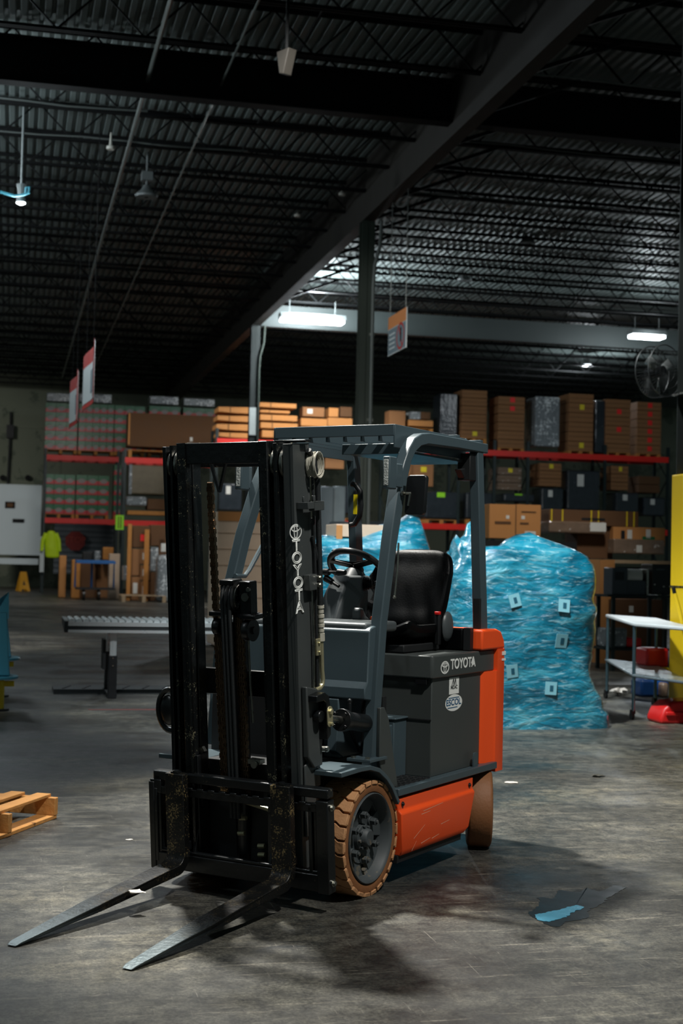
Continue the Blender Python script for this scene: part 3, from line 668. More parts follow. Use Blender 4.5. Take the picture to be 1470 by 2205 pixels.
for k in range(2): b.add([(.933+.026*k,.896,.0009),(.941+.026*k,.896,.0009),(.962+.024*k,.932,.0009),(.952+.024*k,.932,.0009)],[(0,1,2,3)],Mb)
b.add([(.953,.932,.0009),(.962,.932,.0009),(.966,.896,.0009),(.958,.896,.0009)],[(0,1,2,3)],Mb); b.add([(.977,.932,.0009),(.986,.932,.0009),(.992,.896,.0009),(.984,.896,.0009)],[(0,1,2,3)],Mb)
b.obj('sticker_mark', m_panel, s1, smooth=0)
b = MB(); n = 36; b.add([(.965+.103*math.cos(2*PI*i/n), .808+.043*math.sin(2*PI*i/n), .0005) for i in range(n)],[tuple(range(n))],Mb); s2 = b.obj('oval_sticker', m_white, FK, smooth=0)
text_obj('sticker_text', 'ESCOL', .045, Mb @ Matrix.Translation((.962,.787,.0009)), m_blue, s2, align='CENTER', offset=.0008, sx=1.35)
b = MB(); b.add([(.90,.836,.0009),(1.03,.836,.0009),(1.03,.831,.0009),(.90,.831,.0009)],[(0,1,2,3)],Mb); b.add([(.89,.786,.0009),(1.01,.786,.0009),(1.01,.781,.0009),(.89,.781,.0009)],[(0,1,2,3)],Mb); b.obj('sticker_line', m_blue, s2, smooth=0)
# ------------------------------------------------------------------ the hall, in its own frame: j along the racks, g away from the camera
BA = rad(13)
JD = V(math.cos(BA), math.sin(BA), 0); GD = V(-math.sin(BA), math.cos(BA), 0)
def W(j, g, z=0): return JD*j+GD*g+V(0,0,z)
_M = cam.matrix_world.to_3x3(); _F = 3062.5
def _ray(px, py): return (_M @ V((px-735)/_F, -(py-1102.5)/_F, -1))
def onG(px, py, g):
    d = _ray(px, py); t = g/d.dot(GD); p = V(0,0,CAMH)+d*t; return p.dot(JD), p.z
def onZ(px, py, z=0.):
    d = _ray(px, py); t = (z-CAMH)/d.z; p = V(0,0,CAMH)+d*t; return p.dot(JD), p.dot(GD)
class HB(MB):
    pass
def hobj(b, name, m, j, g, z=0, parent=None, rz=0., **k):
    o = b.obj(name, m, parent, **k)
    if parent is None: o.location = W(j,g,z); o.rotation_euler = (0,0,BA+rz)
    return o
def hempty(name, j, g, z=0, rz=0., label=None, cat=None, group=None): return empty(name, W(j,g,z), BA+rz, label, cat, group)
def rect(x0, y0, x1, y1, g):
    ja, zt = onG(x0, y0, g); jb, zb = onG(x1, y1, g); return ja, jb, zb, zt
def struct(o): o['kind'] = 'structure'; return o
def copy_tree(o, parent=None):
    c = o.copy(); COL.objects.link(c); c.parent = parent
    for ch in [k for k in bpy.data.objects if k.parent == o]: copy_tree(ch, c)
    return c

m_conc = None
def floor_material():
    m, nt, b = _nt('worn_concrete'); N = nt.nodes; L = nt.links
    tc = N.new('ShaderNodeTexCoord')
    def noise(sc, det=6, rough=.6, stretch=None, dist=0.):
        n = N.new('ShaderNodeTexNoise'); n.inputs['Scale'].default_value = sc; n.inputs['Detail'].default_value = det; n.inputs['Roughness'].default_value = rough; n.inputs['Distortion'].default_value = dist
        if stretch:
            mp = N.new('ShaderNodeMapping'); mp.inputs['Scale'].default_value = stretch; L.new(tc.outputs['Object'], mp.inputs[0]); L.new(mp.outputs[0], n.inputs['Vector'])
        else: L.new(tc.outputs['Object'], n.inputs['Vector'])
        return n.outputs['Fac']
    def ramp(src, stops):
        r = N.new('ShaderNodeValToRGB'); e = r.color_ramp.elements
        e[0].position, e[0].color = stops[0][0], (*stops[0][1],1); e[1].position, e[1].color = stops[-1][0], (*stops[-1][1],1)
        for p, c in stops[1:-1]: x = e.new(p); x.color = (*c,1)
        L.new(src, r.inputs[0]); return r.outputs[0]
    def mix(f, a, bb, mode='MIX'):
        x = N.new('ShaderNodeMix'); x.data_type = 'RGBA'; x.blend_type = mode
        if isinstance(f, float): x.inputs[0].default_value = f
        else: L.new(f, x.inputs[0])
        L.new(a, x.inputs[6]) if not isinstance(a, tuple) else setattr(x.inputs[6], 'default_value', (*a,1))
        L.new(bb, x.inputs[7]) if not isinstance(bb, tuple) else setattr(x.inputs[7], 'default_value', (*bb,1))
        return x.outputs[2]
    g = lambda v, w=1.: (v*w, v*.985, v*.90)
    base = ramp(noise(.9, 9, .62, (1,1.6,1)), [(.30,g(.020)),(.44,g(.046)),(.54,g(.078)),(.70,(.150,.138,.108))])
    tone = ramp(noise(.28, 5, .6), [(.40,(.38,.39,.40)),(.58,(1.12,1.12,1.10))])
    base = mix(1., base, tone, 'MULTIPLY')
    fine = ramp(noise(11, 9, .75), [(.40,(.45,.46,.47)),(.60,(1.5,1.47,1.38))])
    base = mix(1., base, fine, 'MULTIPLY')
    stain = ramp(noise(1.7, 6, .55, (1,2.4,1), .6), [(.30,(1,1,1)),(.37,(0,0,0))])
    base = mix(stain, base, (.022,.024,.025))
    scr = ramp(noise(3.2, 9, .75, (.5,7,1), .2), [(.575,(0,0,0)),(.64,(1,1,1))])
    s2 = N.new('ShaderNodeMath'); s2.operation = 'MULTIPLY'; s2.inputs[1].default_value = .36; L.new(scr, s2.inputs[0])
    base = mix(s2.outputs[0], base, (.34,.31,.25))
    L.new(base, b.inputs['Base Color'])
    grit = ramp(noise(70, 10, .8), [(.42,(.5,.5,.5)),(.58,(1.4,1.4,1.36))]); base2 = mix(1., base, grit, 'MULTIPLY')
    vo = N.new('ShaderNodeTexVoronoi'); vo.feature = 'DISTANCE_TO_EDGE'; vo.inputs['Scale'].default_value = .55; mv = N.new('ShaderNodeMapping'); wn = N.new('ShaderNodeTexNoise'); wn.inputs['Scale'].default_value = 2.2; wn.inputs['Detail'].default_value = 8
    L.new(tc.outputs['Object'], wn.inputs['Vector']); va = N.new('ShaderNodeVectorMath'); va.operation = 'MULTIPLY_ADD'; va.inputs[1].default_value = (.5,.5,.5); L.new(wn.outputs['Color'], va.inputs[0]); L.new(tc.outputs['Object'], va.inputs[2]); L.new(va.outputs[0], vo.inputs['Vector'])
    ck = ramp(vo.outputs['Distance'], [(.0,(.5,.5,.5)),(.006,(0,0,0))]); base3 = mix(ck, base2, (.018,.018,.018))
    s_b = ramp(noise(7.5, 10, .8, (9,.35,1), .3), [(.61,(0,0,0)),(.67,(.42,.42,.42))]); base4 = mix(s_b, base3, (.42,.39,.33))
    L.new(base4, b.inputs['Base Color'])
    r = ramp(noise(1.3, 6, .6), [(.35,(.34,)*3),(.65,(.62,)*3)]); L.new(r, b.inputs['Roughness'])
    bp = N.new('ShaderNodeBump'); bp.inputs['Strength'].default_value = .18; bp.inputs['Distance'].default_value = .01
    L.new(noise(22, 8, .7), bp.inputs['Height']); L.new(bp.outputs[0], b.inputs['Normal'])
    b.inputs['Specular IOR Level'].default_value = .45
    return m
m_conc = floor_material()
b = MB(); b.box(-45,45,-6,75,-.2,0); f = b.obj('floor', m_conc, smooth=0); f.rotation_euler = (0,0,BA); struct(f)

# --- wall and ceiling shell
m_wall = mat('green_grey_precast', (108,114,98), .85, 0, .18, .5, bump=.1, bscale=3, chips=(84,92,78), chip_amt=.56, chip_scale=1.2)
m_deck = mat('galvanised_deck', (112,122,120), .52, .15, .22, .5)
m_steelD = mat('dark_roof_steel', (9,11,12), .7, .0, .2, 2, spec=.25)
m_girder = mat('brown_primer_steel', (34,30,24), .7, .0, .15, 1.2)
m_beamw = mat('pale_beam_paint', (58,65,64), .6, 0, .1, 1)
GW = 66.
b = MB(); b.box(-34,40,GW,GW+.3,0,10.2)
for k in range(9): b.box(-30+k*8, -30+k*8+.06, GW-.03, GW, 0, 10)
b.box(-34,40,GW-.08,GW,4.4,4.6); b.box(-34,40,GW-.06,GW,7.2,7.3)
w = b.obj('wall_back', m_wall, smooth=0); w.rotation_euler = (0,0,BA); struct(w)
ZD = 9.62
b = MB(); pr = .175; n = int(66/pr); j0 = -33
pts = []
for k in range(n): x = j0+k*pr; pts += [(x,0),(x+.085,0),(x+.105,.06),(x+.155,.06)]
vs = [(x,4,ZD+z) for x, z in pts]+[(x,GW,ZD+z) for x, z in pts]; N_ = len(pts)
b.add(vs, [(i,i+1,N_+i+1,N_+i) for i in range(N_-1)])
c = b.obj('ceiling', m_deck, smooth=0); c.rotation_euler = (0,0,BA); struct(c)
b = MB(); b.box(-33,33,4,GW,ZD+.08,ZD+.18)
c2 = b.obj('ceiling', m_steelD, smooth=0); c2.rotation_euler = (0,0,BA); struct(c2)
TN = [0]
def trim(b, m, **k):
    TN[0] += 1; o = b.obj('trim_%d' % TN[0], m, smooth=0, **k); o.rotation_euler = (0,0,BA); return struct(o)
JZ0, JZ1 = 8.93, 9.60
g0 = onZ(0, 290, JZ0)[1]; ks = 1.80
gs = []; g = g0
while g > 8: g -= ks
g += ks
while g < GW-1: gs.append(g); g += ks
for g in gs:
    jl = -max(10, g*.42)-2; jr = max(12, g*.36)+6; b = MB()
    for s in (-1, 1):
        b.box(jl, jr, g+s*.012, g+s*.055, JZ0, JZ0+.008); b.box(jl, jr, g+s*.012, g+s*.018, JZ0, JZ0+.06)
        b.box(jl, jr, g+s*.012, g+s*.055, JZ1-.008, JZ1)
        b.box(jl, jr, g+s*.012, g+s*.018, JZ1-.06, JZ1)
    x = jl; up = True; st = .62
    while x+st < jr:
        z0, z1 = (JZ0+.03, JZ1-.03) if up else (JZ1-.03, JZ0+.03)
        b.beam((x,g,z0),(x+st,g,z1), .026, .026); x += st; up = not up
    trim(b, m_steelD)
# bridging rods and sprinkler mains running away from the camera
m_pipe = mat('pale_pipe', (96,102,99), .4, .2, .1, 2)
for px, py, z, r, m in ((330,130,8.86,.035,m_pipe),(410,330,8.9,.02,m_pipe),(690,30,9.2,.02,m_steelD),(1180,0,9.1,.02,m_steelD)):
    j, _ = onZ(px, py, z); b = MB(); b.cyl((j,9,z),(j,60,z), r, 8); trim(b, m)
# conduits resting along some joists
for k, (x0, x1) in ((g0-ks*2, (-3,9)), (g0-ks*3, (-9,12)), (g0+ks*1, (1,14)), (g0+ks*2, (1,15)), (g0+ks*3, (1,16))):
    pass
for g, a, c_, s in ((gs[2],-8,4.,0),(gs[4],-9,3.6,0),(gs[3],1,9,0),(gs[4],6,14,0),(gs[6],7.5,16,0),(gs[8],7.5,18,0),(gs[10],7.5,20,0),(gs[8],-6,2,0),(gs[9],-5,4,0)):
    b = MB(); pts = [(a+(c_-a)*i/12, g-.09, JZ0+.05+.02*math.sin(i*1.7)) for i in range(13)]; b.tube(pts, .016, 6); trim(b, m_pipe)
# main girders and columns
CJ = 6.72; CG = (14.05, 27.4, 40.8, 54.2)
b = MB(); b.box(CJ-.12, CJ+.12, 6, GW, 8.30, 8.33); b.box(CJ-.012, CJ+.012, 6, GW, 8.33, 9.61)
trim(b, m_girder)
b = MB(); gt = onZ(0, 165, 8.7)[1]; b.box(-12, 18, gt-.13, gt+.13, 8.62, 8.65); b.box(-12,18,gt-.01,gt+.01,8.65,9.3); b.box(-12,18,gt-.13,gt+.13,9.3,9.33); trim(b, m_steelD)
# knee braces from the girder to the joist bottom chords
for g in gs[3:16]:
    b = MB(); b.beam((CJ+.05,g,8.36),(CJ+1.5,g,JZ0+.02), .06, .06); trim(b, m_steelD)
# pale beam on the third column line
b = MB(); b.box(CJ+.15, 24, CG[2]-.02, CG[2]+.02, 8.32, 8.95); b.box(CJ+.15,24,CG[2]-.15,CG[2]+.15,8.29,8.32); trim(b, m_beamw)
m_signw_ = mat('notice_white', (190,194,190), .5)
m_col = mat('dark_column_paint', (34,40,38), .55, 0, .15, 2)
m_colg = mat('green_column_paint', (44,54,46), .55, 0, .15, 2)
m_ylw = mat('safety_yellow_paint', (226,190,22), .5, 0, .08, 1.5, chips=(40,38,20), chip_amt=.72, chip_scale=9)
col_lab = ['dark steel column with a tall yellow protective sleeve at the right edge of the photo','tall dark steel column with a pale conduit, right behind the forklift roof','far dark steel column with conduit, left of the forklift roof','farthest steel column on the girder line']
for i, g in enumerate(CG[:3]):
    t = hempty('steel_column', CJ+(.43 if i == 0 else 0), g, 0, 0, col_lab[i], 'column', None)
    s = .155 if i == 0 else .13; b = MB(); b.box(-s, s, -s, -s+.015, 0, 8.3); b.box(-s, s, s-.015, s, 0, 8.3); b.box(-.008,.008,-s,s,0,8.3)
    b.box(-s-.05, s+.05, -s-.05, s+.05, 0, .02); b.obj('shaft', m_col if i != 1 else m_colg, t, smooth=0)
    if i == 0:
        b = MB(); b.box(-.19,.19,-.19,.19,.02,2.54); b.obj('yellow_sleeve', m_ylw, t, bev=.015)['label'] = 'yellow painted protective sleeve'
        for z in (1.32, 3.40):
            b = MB(); b.box(-.196,.196,-.196,.196,z,z+.02); b.obj('strap', m_steel, t)
    else:
        b = MB(); x = .11; b.tube([(x,-.17,0),(x,-.17,7.0),(x+.02,-.17,7.4),(x+.12,-.17,7.8),(x+.14,-.17,8.3)], .036 if i == 1 else .035, 10); b.obj('conduit', m_pipe if i == 1 else m_colg, t)
        for z in (6.0, 4.3): b = MB(); b.box(x-.06,x+.06,-.15,-.12,z,z+.05); b.obj('conduit_clamp', m_steel, t)
    if i == 2:
        b = MB(); b.box(-.14,.14,-.16,-.14,5.1,5.9); b.obj('notice_board', m_signw_, t)['label'] = 'pale notice fixed to the column'

# ------------------------------------------------------------------ lights of the hall
def area(name, loc, to, power, sx, sy=None, col=(1,1,1), shape='RECTANGLE'):
    l = bpy.data.lights.new(name, 'AREA'); l.shape = shape; l.size = sx; l.size_y = sy or sx; l.energy = power; l.color = col
    o = bpy.data.objects.new(name, l); COL.objects.link(o); o.location = loc; o.rotation_euler = (V(*to)-V(*loc)).to_track_quat('-Z','Y').to_euler(); return o
def spot(name, loc, to, power, ang, r=.25, col=(1,1,1), blend=.6):
    l = bpy.data.lights.new(name, 'SPOT'); l.energy = power; l.shadow_soft_size = r; l.color = col; l.spot_size = rad(ang); l.spot_blend = blend
    o = bpy.data.objects.new(name, l); COL.objects.link(o); o.location = loc; o.rotation_euler = (V(*to)-V(*loc)).to_track_quat('-Z','Y').to_euler(); return o
def point(name, loc, power, r=.15, col=(1,1,1)):
    l = bpy.data.lights.new(name, 'POINT'); l.energy = power; l.shadow_soft_size = r; l.color = col
    o = bpy.data.objects.new(name, l); COL.objects.link(o); o.location = loc; return o
m_glow = mat('lit_lamp_diffuser', (255,255,250), .5, 0, 0, 1, emit=(235,248,255), es=14)
m_glow2 = mat('lit_lamp_diffuser_small', (255,255,250), .5, 0, 0, 1, emit=(235,248,255), es=9)
m_fix = mat('lamp_housing', (110,116,116), .5, .2, .1, 5)
def highbay(px, py, g, w, h, lab, power, glow=m_glow):
    j, z = onG(px, py, g); t = hempty('high_bay_lamp', j, g, z, 0, lab, 'ceiling lamp')
    b = MB(); b.lathe([(.0,.05),(0,w*.5),(h*.45,w*.32),(h,.08),(h,.02)], (0,0,0), (0,0,1), 24, closed=False); b.obj('reflector', m_fix, t)
    b = MB(); b.lathe([(0,0),(-h*.12,w*.2),(-h*.05,w*.47),(0,w*.47)], (0,0,0), (0,0,1), 24, closed=False); b.obj('diffuser', glow, t)
    b = MB(); b.cyl((0,0,h),(0,0,max(h+.1,JZ0-z)), .02, 8); b.obj('hanger', m_fix, t)
    if power: point('lamp_light', W(j,g-.0,z-.25), power, .2, (.86,.95,1))
    return t
def troffer(px, py, g, L, Wd, lab, power, up=.3):
    j, z = onG(px, py, g); t = hempty('strip_lamp', j, g, z, 0, lab, 'ceiling lamp')
    b = MB(); b.prism([(-Wd/2,.0),(-Wd*.3,.14),(Wd*.3,.14),(Wd/2,.0)], 'x', -L/2, L/2); b.obj('housing', m_fix, t)
    b = MB(); b.box(-L/2+.04, L/2-.04, -Wd/2+.03, Wd/2-.03, -.10, -.002); b.obj('diffuser', m_glow, t, bev=.03)
    for s in (-1,1):
        b = MB(); b.cyl((s*L*.35,0,.14),(s*L*.35,0,JZ0-z), .008, 6); b.obj('hanger', m_fix, t)
    if power: point('lamp_light', W(j,g-.3,z-.35), power, .25, (.86,.95,1)); point('lamp_light', W(j,g-.5,z+.3), power*up, .2, (.86,.95,1))
    return t
troffer(672, 688, 39.6, 1.9, .5, 'lit strip lamp glowing under the pale beam behind the tall column', 420, 1.6)
troffer(1392, 722, 38.9, 1.1, .5, 'bright rectangular lamp at the right above the round fan', 240, .04)
highbay(1262, 786, 50, .50, .35, 'small round lit lamp between the fan and the hanging picture sign', 260, m_glow2)
highbay(45, 436, 24, .16, .3, 'small lit bulb lamp at the left edge under the roof', 60, m_glow2)

# ------------------------------------------------------------------ small things under the roof
m_teald = mat('teal_cable', (90,175,195), .4, 0, .05, 5)
j, z = onG(0, 413, 23.8); j2, z2 = onG(62, 418, 23.8)
b = MB(); b.tube([(0,0,0),((j2-j)*.5,0,-.05),((j2-j)*.8,0,-.02),(j2-j,0,.02),((j2-j)*1.02,0,.12),((j2-j)*.9,0,.10),((j2-j)*.88,0,-.02)], .022, 8)
tag(hobj(b, 'hose', m_teald, j, 23.8, z), 'pale blue air hose looped beside the bulb lamp at the left edge', 'hose')
for (px, py, g, lab) in ((640,467,30,'small pale detector under the roof left of the tall column'),(736,421,28,'small pale detector just left of the column top'),(1095,446,29,'flat pale detector under the roof right of the girder'),(238,322,25,'small round detector near the left sprinkler pipe')):
    j, z = onG(px, py, g); b = MB(); b.lathe([(0,.0),(0,.07),(.05,.075),(.07,.03),(max(.1,JZ0-z),.012),(max(.1,JZ0-z),.0)], (0,0,0), (0,0,1), 16, closed=False)
    tag(hobj(b, 'smoke_detector', mat('detector_plastic', (190,188,178), .5), j, g, z), lab, 'detector')
for (px, py, g, lab) in ((1135,525,33,'unlit hanging lamp below the joists right of the girder'),(1000,605,38,'unlit hanging lamp above the picture sign, farther back'),(315,425,26,'unlit pendant lamp with a short pipe at the upper left')):
    j, z = onG(px, py, g); t = hempty('pendant_lamp', j, g, z, 0, lab, 'ceiling lamp')
    b = MB(); b.lathe([(0,.04),(0,.20),(.04,.21),(.14,.10),(.22,.06),(.22,.02)], (0,0,0), (0,0,1), 20, closed=False); b.obj('shade', m_fix, t)
    b = MB(); b.box(-.10,.10,-.10,.10,.30,.46); b.cyl((0,0,.2),(0,0,max(.6,JZ0-z)), .02, 8); b.obj('ballast', m_fix, t)
# camera-like projector under the roof
j, z = onG(617, 118, 17.5); t = hempty('wall_projector_speaker', j, 17.5, z, .5, 'brown wedge-shaped speaker hanging from a joist at the top', 'speaker')
b = MB(); b.prism([(-.12,.05),(.12,.05),(.06,-.24),(-.02,-.26)], 'x', -.07, .07); b.obj('horn', m_girder, t, bev=.01); b = MB(); b.cyl((0,0,.05),(0,0,max(.35,JZ0-z+.02)), .02, 8); b.obj('bracket', m_steelD, t)
t.name = 'horn_speaker'

# hanging signs
m_signw = mat('sign_white', (214,220,220), .4, 0, .06, 2)
m_signr = mat('sign_red', (190,44,34), .5, 0, .08, 2)
m_signo = mat('sign_orange', (222,140,78), .5, 0, .1, 3)
m_signg = mat('sign_grey_print', (120,136,144), .5, 0, .25, 8)
def banner(px, py0, py1, g, L, lab):
    # hangs in a plane that runs away from the camera; near end at (px)
    j, zt = onG(px, py0, g); _, zb = onG(px, py1, g); h = zt-zb
    t = hempty('hanging_banner', j, g, zb, 0, lab, 'hanging sign')
    def sheet(y0, y1, z0, z1, m, nm, off=0., par=t):
        n = 14; vs = []; fs = []
        for i in range(n+1):
            u = y0+(y1-y0)*i/n; x = .05*math.sin(u/L*5.2)+off
            for z in (z0, z1): vs += [(x-.006,u,z),(x+.006,u,z)]
        for i in range(n):
            q = 4*i; fs += [(q,q+4,q+6,q+2),(q+1,q+3,q+7,q+5),(q,q+1,q+5,q+4),(q+2,q+6,q+7,q+3)]
        fs += [(0,2,3,1),(4*n,4*n+1,4*n+3,4*n+2)]
        b = MB(); b.add(vs, fs); return b.obj(nm, m, par, smooth=60)
    sheet(0, L, 0, h, m_signr, 'banner_sheet'); sheet(.08, L-.3, .08, h*.74, m_signw, 'white_panel', -.008); sheet(L*.3, L*.45, h*.2, h*.6, m_signg, 'printed_figure', -.016)
    for u in (.1, L-.1):
        b = MB(); b.cyl((0,u,h),(0,u,JZ0-zb), .006, 6); b.obj('wire', m_steelD, t)
banner(203, 728, 856, 24, 2.6, 'nearer and larger of two red and white banners hanging at the left')
banner(167, 795, 903, 28.5, 2.4, 'farther and smaller of two red and white banners hanging at the left')
j, zt = onG(876, 661, 24.6); _, zb = onG(876, 748, 24.6); h = zt-zb; Ls = 1.25
t = hempty('hanging_notice', j, 24.6, zb, 0, 'white notice with orange header and red circle hanging right of the column', 'hanging sign')
b = MB(); b.box(-.01,.01,0,Ls,0,h); b.obj('notice_board', m_signw, t)
b = MB(); b.box(-.014,-.010,0,Ls,h*.68,h); b.obj('orange_header', m_signo, t)
b = MB(); b.box(-.014,-.010,.02,Ls-.02,.02,h*.66); b.obj('grey_panel', m_signg, t)
Ms = axes((-.016,0,0), (0,-1,0), (0,0,1), (-1,0,0)); b = MB(); ring(b, -.36, h*.36, .27, .25, .045, M=Ms); b.add([(-.5,h*.36+.18,0),(-.46,h*.36+.21,0),(-.22,h*.36-.18,0),(-.26,h*.36-.21,0)],[(0,1,2,3)],Ms); b.obj('prohibition_ring', m_signr, t, smooth=0)
b = MB(); b.box(-.017,-.014,.30,.38,h*.22,h*.46); b.sphere((-.016,.34,h*.52),.045,10,(.1,1,1)); b.obj('pictogram', m_steelD, t)
b = MB()
for k in range(4): b.box(-.017,-.014,.75,1.15,h*(.14+.12*k),h*(.18+.12*k))
b.obj('printed_line', m_signw, t)
for u in (.08, Ls-.08): b = MB(); b.cyl((0,u,h),(0,u,JZ0-zb), .008, 6); b.obj('wire', m_pipe, t)

# wall fan
j, z = onG(1418, 800, 14.4); t = hempty('wall_fan', j, 14.4, z, rad(25), 'round black caged fan on the right column', 'fan')
b = MB(); R_ = .285
for s in (-.09, .09): b.tube([(R_*math.cos(2*PI*k/40), s, R_*math.sin(2*PI*k/40)) for k in range(40)], .007, 6, closed=True)
for k in range(48):
    a = 2*PI*k/48; b.tube([(.05*math.cos(a),-.12,.05*math.sin(a)),(R_*.6*math.cos(a),-.12,R_*.6*math.sin(a)),(R_*math.cos(a),-.09,R_*math.sin(a)),(R_*math.cos(a),.09,R_*math.sin(a)),(.05*math.cos(a),.12,.05*math.sin(a))], .0013, 4)
for rr in (.12,.2): b.tube([(rr*math.cos(2*PI*k/30), -.12, rr*math.sin(2*PI*k/30)) for k in range(30)], .0016, 4, closed=True)
b.obj('cage', mat('fan_wire', (84,88,88), .4, .6), t)
for k in range(3):
    a = 2*PI*k/3+.5; vs = []
    for r, wd, tw in ((.05,.04,.05),(.14,.09,.045),(.24,.12,.03)):
        for s in (-1,1): vs.append((math.cos(a+s*wd/r*.5)*r, s*tw*.6, math.sin(a+s*wd/r*.5)*r))
    b = MB(); b.add(vs, [(0,2,3,1),(2,4,5,3)]); o = b.obj('blade', mat('fan_blade', (150,156,154), .35, .6), t); md = o.modifiers.new('t','SOLIDIFY'); md.thickness = .003
b = MB(); b.cyl((0,-.06,0),(0,.16,0), .06, 20); b.obj('motor', m_plastic, t); b = MB(); b.tube([(0,.14,0),(.02,.16,-.16),(.28,.10,-.20)], .018, 8); b.obj('arm', m_plastic, t)
# ------------------------------------------------------------------ storage racks and their loads
m_rackg = mat('rack_green_steel', (24,38,38), .5, .1, .1, 3)
m_rackr = mat('rack_red_beam', (222,38,28), .5, .0, .1, 2)
m_card = mat('brown_cardboard', (140,98,62), .85, 0, .12, 3, bump=.1, bscale=20)
m_cardl = mat('light_cardboard', (186,128,72), .8, 0, .1, 2, bump=.1, bscale=20)
m_cardd = mat('dark_cardboard', (92,62,36), .85, 0, .15, 2)
m_cardt = mat('tan_kraft_wrap', (208,184,160), .6, 0, .12, 3, bump=.15, bscale=12)
m_wood = mat('pallet_wood', (176,118,56), .8, 0, .22, 8, bump=.2, bscale=40)
m_wrap = mat('clear_film_over_grey', (120,126,130), .18, 0, .35, 5, bump=.6, bscale=9, chips=(225,230,232), chip_amt=.55, chip_scale=12, coat=.5)
m_wrapd = mat('dark_film_wrap', (40,46,52), .22, 0, .4, 5, bump=.6, bscale=9, chips=(150,156,162), chip_amt=.66, chip_scale=9, coat=.5)
m_wrapb = mat('clear_film_over_brown', (118,98,82), .2, 0, .3, 5, bump=.6, bscale=10, chips=(210,205,200), chip_amt=.60, chip_scale=8, coat=.5)
m_bale = mat('brown_bale_wrap', (98,88,68), .5, 0, .35, 4, bump=.5, bscale=6)
m_yst = mat('yellow_sticker', (225,205,40), .6, 0, .02, 2); m_rst = mat('red_sticker', (240,40,40), .6, 0, .02, 2); m_gst = mat('lime_sticker', (150,225,40), .6, 0, .02, 2)
m_label = mat('white_paper_label', (214,214,208), .7, 0, .05, 6)
m_cg = mat('case_green', (18,104,60), .35, 0, .1, 5); m_cr = mat('case_red', (190,24,36), .35, 0, .1, 5); m_cw = mat('case_white_print', (140,130,126), .4, 0, .25, 25)
m_bench_ = mat('seam_tan', (160,132,108), .7)
m_band = mat('yellow_strapping', (205,180,30), .5, 0, .05, 3)

def rack(g, ups, beams, dep, lab, zt):
    j0, _ = onG(ups[0], 1100, g)
    t = hempty('pallet_rack', j0, g, 0, 0, lab, 'storage rack')
    for px in ups:
        j, _ = onG(px, 1100, g); x = j-j0
        for y in (0, dep):
            b = MB(); b.box(x-.05, x+.05, y-.04, y+.04, 0, zt); b.obj('upright', m_rackg, t, smooth=0)
        b = MB()
        k = 0; z = .2
        while z+.9 < zt: b.beam((x, 0.03 if k % 2 else dep-.03, z), (x, dep-.03 if k % 2 else .03, z+.9), .03, .03, up=(1,0,0)); z += .9; k += 1
        b.obj('brace', m_rackg, t, smooth=0)
    for x0, x1, z in beams:
        ja, _ = onG(x0, 1100, g); jb, _ = onG(x1, 1100, g)
        for y in (-.02, dep):
            b = MB(); b.box(ja-j0, jb-j0, y-.03, y+.03, z-.20, z); b.obj('beam', m_rackr, t, smooth=0)
        b = MB()
        n = int((jb-ja)/.45)
        for k in range(n): b.box(ja-j0+k*.45+.1, ja-j0+k*.45+.18, 0, dep, z-.03, z)
        b.obj('deck_bars', m_rackg, t, smooth=0)
    return t
GL = 56.7; GR = 46.9
zA = onG(220, 983, GL)[1]; zB = onG(220, 1118, GL)[1]
zC = onG(1200, 975, GR)[1]; zD = onG(975, 1128, GR)[1]
rack(GL, (95,252), ((97,252,zA),(97,252,zB)), 1.1, 'left pallet rack with red beams carrying green and red drink cases', zA+.25)
GM = 52.5
zE = onG(310, 986, GM)[1]; zF = onG(300, 1121, GM)[1]
rack(GM, (266,366,462), ((266,366,zE),(266,366,zF),(366,462,zE)), 1.1, 'pallet rack with wrapped uprights between the drink cases and the forklift mast', zE+.3)
zG = onG(530, 946, GR)[1]
rack(GR, (463,645,835,985,1062,1134,1300,1436), ((463,645,zG),(645,985,zG),(985,1436,zC),(463,1436,zD)), 1.1, 'long right pallet rack with red beams behind the forklift roof', zC+.35)

def pallet(j, g, z, w, d, h, lab, grp=None, m=None):
    t = hempty('pallet', j, g, z, 0, lab, 'pallet', grp)
    for x in (0, w/2-.06, w-.12):
        b = MB(); b.box(x, x+.12, 0, d, 0, h-.02); b.obj('bearer', m or m_wood, t, smooth=0)
    b = MB()
    for k in range(6): b.box(0, w, k*(d-.1)/5, k*(d-.1)/5+.1, h-.02, h)
    b.obj('deck_boards', m or m_wood, t, smooth=0)
    return t

